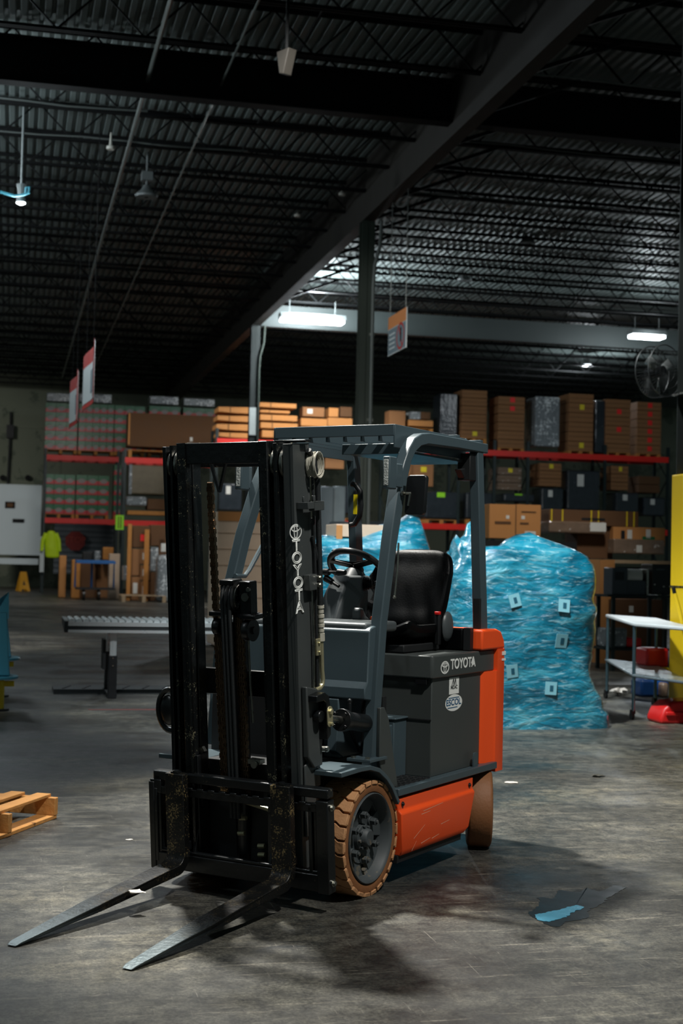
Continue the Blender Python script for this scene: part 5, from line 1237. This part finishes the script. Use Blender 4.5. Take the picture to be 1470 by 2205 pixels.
# grey wrapping machine seen through the cab
ja, zt = onG(688, 1045, 30); jb, zb = onG(744, 1132, 30); w = jb-ja
t = hempty('wrapping_machine', ja, 30, 0, 0, 'pale grey stretch wrapping machine seen left of the rear cab pillar', 'machine')
m_mach = mat('machine_grey', (128,140,146), .4, .1, .08, 2)
b = MB(); b.box(0,w*.55,0,.5,0,zt-.02); b.obj('column', m_mach, t, bev=.03); b = MB(); b.box(w*.55,w,0.05,.45,0,zt); b.obj('side_panel', mat('machine_grey_light', (150,164,170), .4), t, bev=.03)
b = MB(); b.prism([(w*.4,zb-.05),(w*.8,zb-.2),(w*2.0,zb-.2),(w*2.6,zb-.02),(w*2.6,zb+.12),(w*.4,zb+.08)], 'y', -.1,.6); b.obj('turntable_hood', mat('machine_grey_dark', (70,80,86), .4), t, bev=.03)

# ------------------------------------------------------------------ left side of the hall
m_dock = mat('white_door_panel', (190,202,206), .45, 0, .04, .6, bump=.03, bscale=5)
jA, zA_ = onG(-60, 1040, 62); jB, zB_ = onG(86, 1196, 62); b = MB(); b.box(0,jB-jA,0,.1,zB_,zA_)
t = hobj(b, 'door_1', m_dock, jA, 62, 0, smooth=0); struct(t)
for (x0,y0,x1,y1,m,nm) in ((11,1080,32,1095,m_steelD,'door_handle'),(27,1117,52,1126,m_steelD,'door_vent')):
    a, z1 = onG(x0,y0,62); c, z0 = onG(x1,y1,62); q = MB(); q.box(a-jA,c-jA,-.04,0,z0,z1); q.obj(nm, m, t, smooth=0, bev=.02)
a, z1 = onG(15,1083,62); c, z0 = onG(28,1092,62); q = MB(); q.box(a-jA,c-jA,-.05,-.04,z0,z1); q.obj('orange_light', m_cardd, t, smooth=0)
a, z1 = onG(-60,1200,62); c, z0 = onG(82,1216,62); q = MB(); q.box(a-jA,c-jA,0,.1,z0,z1); q.obj('door_bottom', m_dock, t, smooth=0)
for px in (6, 60):
    a, z = onG(px, 1029, 65.9); q = MB(); q.cyl((0,0,0),(0,-.15,0),.13,14); tag(hobj(q,'wall_lamp',m_steelD,a,65.9,z),'small dark round wall fitting above the white door, %s' % ('at the photo edge' if px < 20 else 'right one'),'wall lamp')
a, z = onG(22, 930, 65.9); q = MB(); q.box(-.16,.16,-.3,0,-.3,.3); q.cyl((0,-.1,.3),(0,-.1,.9),.05,8); q.tube([(0,-.1,-.3),(-.02,-.08,-1.5),(-.05,-.08,-3)], .05, 8)
tag(hobj(q,'wall_conduit',m_dark,a,65.9,z),'dark box and conduit running down the back wall at the left','conduit')
# grey roll door with the stop sign
jA, z1 = onG(118, 1122, 61); jB, z0 = onG(243, 1238, 61); b = MB()
for k in range(10): h = (z1-z0)/10; b.prism([(0,z0+k*h),(-.04,z0+k*h+h*.3),(-.04,z0+k*h+h*.7),(0,z0+(k+1)*h),(.08,z0+(k+1)*h),(.08,z0+k*h)], 'x', 0, jB-jA)
o = hobj(b, 'door_2', mat('grey_roller_slats', (92,100,106), .5, .2, .05, 1), jA, 61, 0, smooth=0); struct(o)
a, z = onG(162, 1165, 60.7); b = MB(); b.cyl((0,0,0),(0,-.03,0), .43, 8); b.M = Matrix()
t = hempty('stop_sign', a, 60.7, z, 0, 'dark red octagonal stop sign on the grey roller door', 'sign')
pl = [(.43*math.cos(PI/8+PI/4*k), .43*math.sin(PI/8+PI/4*k)) for k in range(8)]
b = MB(); b.prism(pl, 'y', -.03, 0); b.obj('sign_plate', mat('sign_dark_red', (120,30,26), .6), t, smooth=0)
text_obj('lettering', 'STOP', .36, axes((0,-.035,-.14),(1,0,0),(0,0,1),(0,-1,0)), mat('sign_red_text', (150,60,50), .6), t, align='CENTER', depth=.002)
# hi-vis jacket on a peg
a, z = onG(110, 1142, GL-.4); b = MB()
t = hempty('safety_jacket', a, GL-.4, 0, 0, 'bright yellow hi-vis jacket hanging by the left rack upright', 'jacket')
zT = z; _, zBt = onG(110, 1202, GL-.4); hh = zT-zBt
vs = []; fs = []; n = 12; m_ = 10
for i in range(m_+1):
    v = i/m_; hw = .16+.16*math.sin(min(1,v*2.2)*PI/2)+.04*v
    for k in range(n):
        a2 = 2*PI*k/n; rr_ = 1+.12*noise.noise(V(math.cos(a2)*2, math.sin(a2)*2, v*4)); vs.append((math.cos(a2)*hw*.8*rr_+.08*v, math.sin(a2)*.14*rr_, zT-hh*v))
for i in range(m_):
    for k in range(n): fs.append((i*n+k, (i+1)*n+k, (i+1)*n+(k+1) % n, i*n+(k+1) % n))
fs += [tuple(range(n))[::-1], tuple(range(m_*n,(m_+1)*n))]
b.add(vs, fs); b.obj('jacket_body', mat('hivis_yellow', (205,235,20), .6, 0, .1, 4, emit=None), t, sub=1)
for s in (-1, 1): b = MB(); b.tube([(s*.18,0,zT-.12),(s*.30,-.02,zT-hh*.35),(s*.34,-.05,zT-hh*.75)], [.09,.08,.07], 10); b.obj('sleeve', MATS['hivis_yellow'], t)
b = MB(); b.tube([(0,0,zT-.02),(0,.1,zT+.12),(0,.36,zT+.15)], .015, 6); b.obj('peg', m_steel, t)
# dark clothes and clutter at the foot of the rack, yellow wet floor sign
j, g = onZ(49, 1273, 0); t = hempty('wet_floor_sign', j, g, 0, .3, 'yellow folding wet floor sign left of the rack', 'sign'); m_amber = mat('amber_plastic', (196,140,24), .5, 0, .05, 3)
for s in (-1, 1):
    b = MB(); Mx = Matrix.Translation((0,s*.02,.78)) @ Matrix.Rotation(s*.22, 4, 'X'); b.prism([(-.24,-.80),(-.12,-.80),(-.08,-.72),(.08,-.72),(.12,-.80),(.24,-.80),(.12,0),(-.12,0)], 'y', -.012, .012, Mx); b.obj('panel', m_amber, t, smooth=0)
b = MB(); b.prism([(-.06,-.55),(.06,-.55),(0,-.35)], 'y', -.016, -.0125, Matrix.Translation((0,-.02,.78)) @ Matrix.Rotation(-.22,4,'X')); b.obj('warning_mark', m_dark, t, smooth=0)
j, g = onZ(76, 1262, 0); b = MB(); b.box(-.3,.3,0,.5,0,.62); o = tag(hobj(b,'amber_bin',m_amber,j,g,0,bev=.03),'amber plastic bin behind the wet floor sign','bin'); q = MB(); q.box(-.32,.32,-.02,.52,.60,.72); q.obj('grey_lid', m_wrap, o)
def hand_truck(px, py, lab):
    j, g = onZ(px, py, 0); t = hempty('pallet_jack', j, g, 0, 0, lab, 'pallet jack')
    for s in (-.2,.2): b = MB(); b.box(s-.07,s+.07,0,1.1,.10,.16); b.obj('fork', m_dark, t)
    b = MB(); b.box(-.3,.3,-.25,.05,.10,.7); b.obj('body', m_dark, t, bev=.05)
    b = MB(); b.tube([(0,-.2,.6),(0,-.35,1.1),(-.15,-.38,1.25),(.15,-.38,1.25),(0,-.35,1.1)], .03, 8); b.obj('handle', m_plastic, t)
    for s in (-.12,.12): b = MB(); b.cyl((s-.03,-.18,.11),(s+.03,-.18,.11),.11,16); b.obj('wheel', m_plastic, t)
hand_truck(8, 1262, 'dark pallet jack at the left edge by the white door')
hand_truck(30, 1255, 'second dark pallet jack beside the wet floor sign')
j, g = onZ(70, 1252, 0); b = MB(); b.box(-.55,.55,0,.6,0,.8); b.box(-.3,.1,.1,.5,.8,1.1); tag(hobj(b,'floor_scrubber',m_dark,j,g,0,bev=.06),'low dark cleaning machine behind the amber bin','machine')
j, g = onZ(123, 1256, 0); b = MB(); b.sphere((0,.3,.5),.5,14,(.9,.6,1)); b.box(-.4,.9,0,.6,0,.55); tag(hobj(b,'dark_bag_pile',m_dark,j,g,0,smooth=40,bev=.08),'pile of dark bags at the foot of the left rack','bags')
# platform trolley with a blue frame
j, g = onZ(205, 1293, 0); t = hempty('platform_trolley', j, g, 0, 0, 'platform trolley with a blue frame left of the tall carton pile', 'trolley'); m_bluef = mat('trolley_blue', (40,92,150), .5, 0, .1, 4)
b = MB(); b.box(-.65,.65,-.05,.85,.36,.42); b.obj('platform', m_dark, t)
b = MB(); b.tube([(-.65,.8,.42),(-.65,.8,1.32),(.65,.8,1.32),(.65,.8,.42)], .035, 8); b.cyl((0-.1,.8,.42),(0-.1,.8,1.32),.04,8); b.box(-.65,.65,.0,.8,1.24,1.32); b.obj('frame', m_bluef, t)
for x in (-.38,.12):
    for y in (.1,.7): b = MB(); b.cyl((x-.04,y,.17),(x+.04,y,.17),.17,16); b.cyl((x,y,.2),(x,y,.38),.03,8); b.obj('wheel', m_plastic, t)
for (x0,y0,x1,y1,g_,m,nm,lab) in ((155,1205,172,1266,50.5,m_wood,'timber_post','upright tan timber board left of the blue trolley'),(173,1210,205,1262,51,m_cardd,'dark_carton','dark carton behind the blue trolley frame'),(236,1192,257,1262,50,m_cardt,'tall_carton','tall pale carton right of the blue trolley'),(178,1188,200,1212,51,m_dark,'black_bucket','black bucket standing on the blue trolley'),(204,1186,216,1212,50.8,m_wrap,'white_bottle','pale jug standing on the blue trolley'),(222,1178,244,1206,50.8,m_wood,'timber_box','small tan timber box on the right of the blue trolley'),(128,1196,142,1242,51,m_cardl,'small_carton','small orange carton beyond the dark bags'),(206,1215,232,1262,51.5,m_card,'brown_carton','brown carton under the right of the trolley frame')):
    simple(nm, x0, y0, x1, y1, g_, .5, m, lab, 'bucket' if 'bucket' in nm else 'jug' if 'bottle' in nm else 'timber' if 'timber' in nm else 'box', None, .03, floor=(y1 > 1240))
# tall carton pile left of the mast
P = [(278,1131,322,1180,m_cardd,0),(324,1130,356,1176,m_cardd,0),(282,1182,300,1240,m_card,0),(302,1182,322,1215,m_card,1),(302,1217,322,1250,m_card,1),(302,1252,322,1285,m_card,1),(324,1178,340,1230,m_wrap,0),(342,1160,362,1200,m_cardd,1),(282,1242,300,1286,m_card,1),(324,1232,334,1286,m_cardd,0),(266,1218,281,1250,m_wrap,0)]
LP = ['top left, dark with a red dot','top right, dark','left column, second from the top','centre column, upper one','centre column, middle one','centre column, lowest one','pale wrapped parcel in the right column','upper right, beside the mast','left column, lowest one','narrow dark one in the right column','small pale wrapped one at the far left']
for i, (x0,y0,x1,y1,m,l) in enumerate(P):
    simple('pile_carton', x0, y0, x1, y1, 49.0, .9, m, 'pile carton left of the mast, '+LP[i], 'box', 'cartons of the tall pile left of the mast', .02, (('red_dot',.55,.8,.3,.6,m_rst),) if i == 0 else ((('white_label',.25,.75,.3,.75,m_label),) if l else None), floor=(y1 > 1280))
for x0, y0, x1, y1, lab in ((276,1128,281,1240,'long timber edge standing at the left of the tall carton pile'),(312,1140,320,1205,'short timber batten leaning on the tall carton pile')):
    simple('timber_batten', x0, y0, x1, y1, 48.8, .12, m_wood, lab, 'timber', floor=True)
simple('film_wrapped_roll', 340, 1194, 372, 1290, 47.5, .9, m_wrap, 'pale film wrapped roll right beside the mast on the floor', 'wrapped goods', None, .15, floor=True)
j, g = onZ(262, 1296, 0); j2, _ = onZ(362, 1299, 0); pallet(j, g, 0, j2-j, 1.4, .22, 'pale wooden pallet on the floor left of the mast', m=m_bench)
simple('rail_upright_guard', 87, 1155, 94, 1232, GL-.3, .12, m_tabt, 'slim white post guard at the foot of the left rack', 'post')

# ------------------------------------------------------------------ roller conveyor
m_alu = mat('pale_aluminium', (196,204,206), .3, .6, .05, 5)
j0, g0c = onZ(240, 1503, 0); zc = onG(200, 1338, g0c)[1]
ja, _ = onG(147, 1338, g0c-.1); jb, _ = onG(640, 1338, g0c-.1)
t = hempty('roller_conveyor', j0, g0c, 0, 0, 'aluminium roller conveyor on a black post left of the mast', 'conveyor')
x0, x1 = ja-j0, jb-j0; wdt = .80
for y in (-.1, wdt-.1):
    b = MB(); b.box(x0,x1,y-.02,y+.02,zc-.045,zc); b.obj('top_rail', m_alu, t)
    b = MB(); b.box(x0,x1,y-.012,y+.012,zc-.085,zc-.045); b.obj('channel', m_dark, t)
    b = MB(); b.box(x0,x1,y-.02,y+.02,zc-.115,zc-.085); b.obj('bottom_rail', m_alu, t)
n = int((x1-x0)/.075)
pr_ = None
for k in range(n):
    x = x0+.04+k*.075
    if pr_ is None:
        b = MB(); b.cyl((0,-.08,0),(0,wdt-.12,0),.030,12); pr_ = b.obj('roller', m_alu, t)
    else: pr_ = pr_.copy(); COL.objects.link(pr_); pr_.parent = t
    pr_.location = (x,0,zc+.0)
b = MB(); b.prism([(-.12,zc-.115),(-.12,zc+.005),(wdt-.08,zc+.01),(wdt-.08,zc-.05)], 'x', x0-.04, x0); b.obj('end_plate', m_dark, t, bev=.006)
b = MB(); b.box(x0-.04,x0+.0,-.12,wdt-.08,zc+.005,zc+.02); b.obj('end_cap', m_alu, t)
for y, xx in ((-.02,0),(wdt-.22,-.0)):
    b = MB(); b.box(-.035,.035,y-.03,y+.03,.42,zc-.115); b.box(-.012,.012,y-.034,y-.03,.42,zc-.12); b.obj('upper_post', m_alu, t, bev=.006)
    b = MB(); b.box(-.045,.045,y-.045,y+.045,0,.46); q_ = b.obj('lower_post', m_plastic, t, bev=.006)
    for z in (.43,.35): q = MB(); q.cyl((0,y-.045,z),(0,y-.052,z),.008,8); q.obj('bolt', m_steel, q_)
b = MB(); b.box(-.10,-.07,.05,.35,.30,.62); b.box(-.05,.05,-.05,wdt-.2,.02,.05); b.obj('foot_rail', m_dark, t)
# black ramp strip and red line on the floor
j, g = onZ(115, 1495, 0); j2, _ = onZ(600, 1497, 0); b = MB(); b.prism([(0,0),(.05,.05),(.55,.05),(.60,0)], 'x', 0, j2-j)
bb = MB(); bb.add([(p[0], p[1], p[2]) for p in b.v], b.f)
o = tag(hobj(bb, 'cable_ramp', mat('ramp_rubber', (40,45,46), .6, 0, .3, 8), j, g, 0), 'long black rubber ramp strip on the floor behind the conveyor post', 'ramp')
for k in range(28):
    q = MB(); x = .1+k*.22; q.beam((x,.12,.052),(x+.10,.48,.052), .02, .006)
    if x+.12 < j2-j: q.obj('tread_rib', m_steelD, o)
j, g = onZ(190, 1529, 0); j2, _ = onZ(360, 1527, 0); b = MB(); b.box(0,j2-j,0,.05,0,.002); o = hobj(b, 'trim_90', mat('faded_red_line', (110,50,44), .7, 0, .3, 6), j, g, .001); struct(o)

# turquoise guards on yellow posts at the left edge
m_turq = mat('turquoise_paint', (74,150,172), .3, 0, .12, 2, chips=(150,205,215), chip_amt=.68, chip_scale=8)
for (px, pyb, yfl, xr, ytop, lab, gsh) in ((4,1530,1462,21,1284,'turquoise tapered guard on a yellow post at the left edge, nearer one',0),(12,1500,1421,24,1300,'turquoise tapered guard at the left edge, farther one partly hidden',0)):
    j, g = onZ(px, pyb, 0); _, zf = onG(px, yfl, g); _, ztp = onG(px, ytop, g); jr_, _ = onG(xr, yfl, g); jc = onG(-28, yfl, g)[0]
    hw = jr_-jc; t = hempty('tapered_guard', jc, g+.1, 0, 0, lab, 'machine guard')
    b = MB(); vs = []; fs = []
    for s, z in ((1.0,zf+.03),(.86,(zf+ztp)/2),(.80,ztp-.15)):
        for x, y in ((-1,-.5),(1,-.5),(1,.5),(-1,.5)): vs.append((x*hw*s,y*hw*s,z))
    vs += [(.80*hw,-.40*hw,ztp),(.80*hw,.40*hw,ztp),(.3*hw,.4*hw,ztp-.2),(.3*hw,-.4*hw,ztp-.2)]
    for r in range(2):
        for k in range(4): fs.append((r*4+k, r*4+(k+1) % 4, (r+1)*4+(k+1) % 4, (r+1)*4+k))
    fs += [(0,3,2,1),(9,10,13,12),(8,9,12,15),(10,11,14,13),(12,13,14,15),(8,15,14,11)]
    b.add(vs, fs); b.obj('shell', m_turq, t, bev=.01, smooth=30)
    b = MB(); b.cyl((0,0,zf),(0,0,zf+.025), hw*1.38, 24); b.obj('flange', m_turq, t, bev=.004)
    b = MB(); b.cyl((hw*.55,-.1,.02),(hw*.55,-.1,zf), .05, 14); b.box(hw*.55,hw*.55+.14,-.12,-.06,zf-.07,zf-.02); b.obj('yellow_post', m_ylw, t)
    b = MB(); b.cyl((hw*.55,-.1,0),(hw*.55,-.1,.02), .10, 18); b.obj('base_plate', m_dark, t)

# timber pallet in the left foreground
c0 = V(*[0,0,0]); jn, gn = onZ(124, 1762, 0); pc = W(jn, gn, 0)
t = empty('wooden_pallet', pc, rad(-14.5-0)); tag(t, 'worn wooden pallet on the floor at the left edge in the foreground', 'pallet')
m_pw = mat('orange_pine_boards', (196,140,76), .75, 0, .25, 9, bump=.35, bscale=30, chips=(120,80,40), chip_amt=.64, chip_scale=12)
# pallet local frame: x right, y away (boards run along y)
for k in range(7):
    x = -.09-k*.165; b = MB(); b.box(x-.045, x+.045, -1.15, 0.0, .122, .140)
    if k == 0 or True: b.obj('deck_board', m_pw, t, bev=.003)
for y0 in (-1.15,-.60,-.04):
    b = MB(); b.prism([(-1.13,.022),(-.0,.022),(0,.122),(-1.13,.122)], 'y', y0, y0+.04); b.obj('stringer', m_pw, t, bev=.003)
for x in (-.06,-.56,-1.07): b = MB(); b.box(x-.055,x+.055,-1.15,0,0,.022); b.obj('bottom_board', m_pw, t, bev=.003)

# ------------------------------------------------------------------ litter, wet patch and painted reflection
def scrap(name, px, py, z, r, m, lab, cat, flat=.3, g=None, seed=0):
    j, gg = onZ(px, py, z); b = MB(); b.sphere((0,0,0), r, 12, (1.6,1,flat)); vs = [v+V(noise.noise(v*40+V(seed,0,0)),noise.noise(v*40+V(0,seed,5)),noise.noise(v*50)*flat)*r*.8 for v in b.v]; mz = min(v.z for v in vs); b.v = [v-V(0,0,mz) for v in vs]
    return tag(hobj(b, name, m, j, gg, z, smooth=20), lab, cat)
m_paper = mat('crumpled_paper', (212,206,196), .8, 0, .08, 30)
o = scrap('crumpled_paper', 292, 1925, .085, .022, m_paper, 'small crumpled white paper lying on the left fork', 'litter', .35, seed=2)
scrap('paper_scrap', 278, 1809, .0, .014, m_paper, 'thin pale scrap on the floor left of the carriage', 'litter', .15, seed=4)
scrap('paper_scrap', 1100, 1686, .0, .03, m_paper, 'pale scrap on the floor right of the rear wheel', 'litter', .12, seed=5)
scrap('crumpled_paper', 1334, 1497, .0, .07, m_paper, 'white crumpled paper on the floor under the rolling table', 'litter', .5, seed=6)
scrap('wood_chip', 1285, 1673, .0, .03, mat('dark_chip', (60,60,54), .8), 'small dark chip on the floor at the right', 'litter', .3, seed=7)
jp, gp = onZ(1203, 1972, 0)
def blob(name, pts, m, z, lab, cat, h=.002):
    q = [onZ(x, y, 0) for x, y in pts]; cx = sum(p[0] for p in q)/len(q); cy = sum(p[1] for p in q)/len(q)
    pp = [V(p[0]-cx, p[1]-cy, 0) for p in q]; n = len(pp); out = []
    for i in range(n):          # smooth closed curve
        p0, p1, p2, p3 = pp[i-1], pp[i], pp[(i+1) % n], pp[(i+2) % n]
        for k in range(12):
            t_ = k/12; v = .5*((2*p1)+(p2-p0)*t_+(2*p0-5*p1+4*p2-p3)*t_*t_+(3*p1-p0-3*p2+p3)*t_**3); v += V(noise.noise(v*30),noise.noise(v*30+V(3,3,3)),0)*.014+V(noise.noise(v*90),noise.noise(v*90+V(3,3,3)),0)*.008; out.append((v.x, v.y))
    b = MB(); b.prism(out, 'z', 0, h); return tag(hobj(b, name, m, cx, cy, z, smooth=0), lab, cat)
m_wet = mat('dark_wet_film', (20,22,22), .38, 0, .3, 8, spec=.35)
m_reflect = mat('blue_reflection_paint', (84,150,176), .25, 0, .12, 20, spec=.6)  # reflection of something bright, put into the colour of the patch
blob('wet_patch', [(1140,1968),(1160,1950),(1162,1932),(1190,1935),(1205,1918),(1245,1922),(1262,1912),(1290,1920),(1320,1908),(1345,1912),(1318,1928),(1296,1946),(1268,1960),(1262,1978),(1225,1984),(1200,1996),(1170,1988)], m_wet, .0005, 'dark wet patch on the floor around the painted blue reflection', 'wet patch', .0008)
blob('blue_reflection', [(1152,1972),(1175,1965),(1205,1960),(1230,1952),(1250,1952),(1255,1957),(1238,1963),(1215,1976),(1185,1985),(1160,1982)], m_reflect, .0015, 'small pale blue painted reflection on the floor at the lower right', 'painted reflection', .0015)
# ------------------------------------------------------------------ world, key lights, added fill lights and output look
w = bpy.data.worlds.new('hall_ambient_fill'); SC.world = w; w.use_nodes = True
bg = w.node_tree.nodes['Background']; bg.inputs[0].default_value = (.50,.70,.70,1); bg.inputs[1].default_value = .10  # low bluish ambient added as fill
spot('back_lamp', (-1.7,9.6,8.3), (1.9,7.6,0), 7600, 54, .22, (1,.97,.9))
spot('side_lamp', (2.8,3.1,7.6), (.3,6.9,.8), 2100, 30, .18, (1,.97,.92), .5)
spot('fork_side_lamp', (-4.6,3.2,8.0), (-.3,6.4,.9), 280, 50, .3, (.86,.95,1))
spot('load_fill', W(1.6,9.4,8.6), W(3.8,13.4,.8), 5800, 46, .3, (.92,.98,1))  # unseen spot added to brighten the blue load
spot('stack_fill', W(0,18.5,8.3), W(-1.4,24,1.5), 4500, 36, .4, (1,.95,.9))  # added spot without a fixture, lifts the tan stack behind the mast
spot('left_floor_fill', W(-3.0,10.2,8.3), W(-3.6,14.5,.4), 2200, 50, .4, (.9,.97,1))  # extra spot put in to brighten the turquoise guards and conveyor
spot('rack_fill', W(2,43.6,8.1), W(3,GR,3.6), 1000, 115, .8, (1,.96,.9))  # unseen spots added behind the pale beam to light the right rack
spot('rack_fill', W(9.5,43.6,8.1), W(10,GR,3.6), 1100, 115, .8, (1,.96,.9))
spot('left_rack_fill', W(-9,46,8.2), W(-9,GL,4.0), 3400, 85, 1., (1,.97,.92))  # added spot that lifts the drink cases
spot('bench_lamp', W(8,18,8.2), W(7.5,24,1.6), 1500, 55, .5, (1,.96,.9))
spot('printer_fill', W(5.6,15.6,8.2), W(6.3,19.5,1.1), 1500, 30, .3, (1,.98,.95))  # extra spot added to lift the dark printer
spot('fan_fill', W(5.2,12.6,7.5), W(6.6,14.4,3.5), 900, 40, .2, (1,1,1))  # added spot that brings out the fan, no fixture there
for g_, pw in ((22,420),(27,300),(36,160),(46,100)): point('deck_fill', W(-2.4-(g_-22)*.12,g_,8.45), pw, .15, (.82,.94,1))  # unseen points added beyond the left edge to brighten the roof deck
spot('column_fill', W(2.5,15,8.3), W(6.6,27,4.5), 1600, 30, .3, (1,1,.96))  # front fill added for the tall column and hanging signs
vs_ = SC.view_settings; vs_.view_transform = 'Standard'; vs_.look = 'None'; vs_.exposure = 0.; vs_.gamma = 1.; vs_.use_curve_mapping = False
SC.cycles.max_bounces = 6; SC.cycles.diffuse_bounces = 3; SC.cycles.glossy_bounces = 3; SC.cycles.transmission_bounces = 4
SC.cycles.use_denoising = True; SC.cycles.sample_clamp_indirect = 4
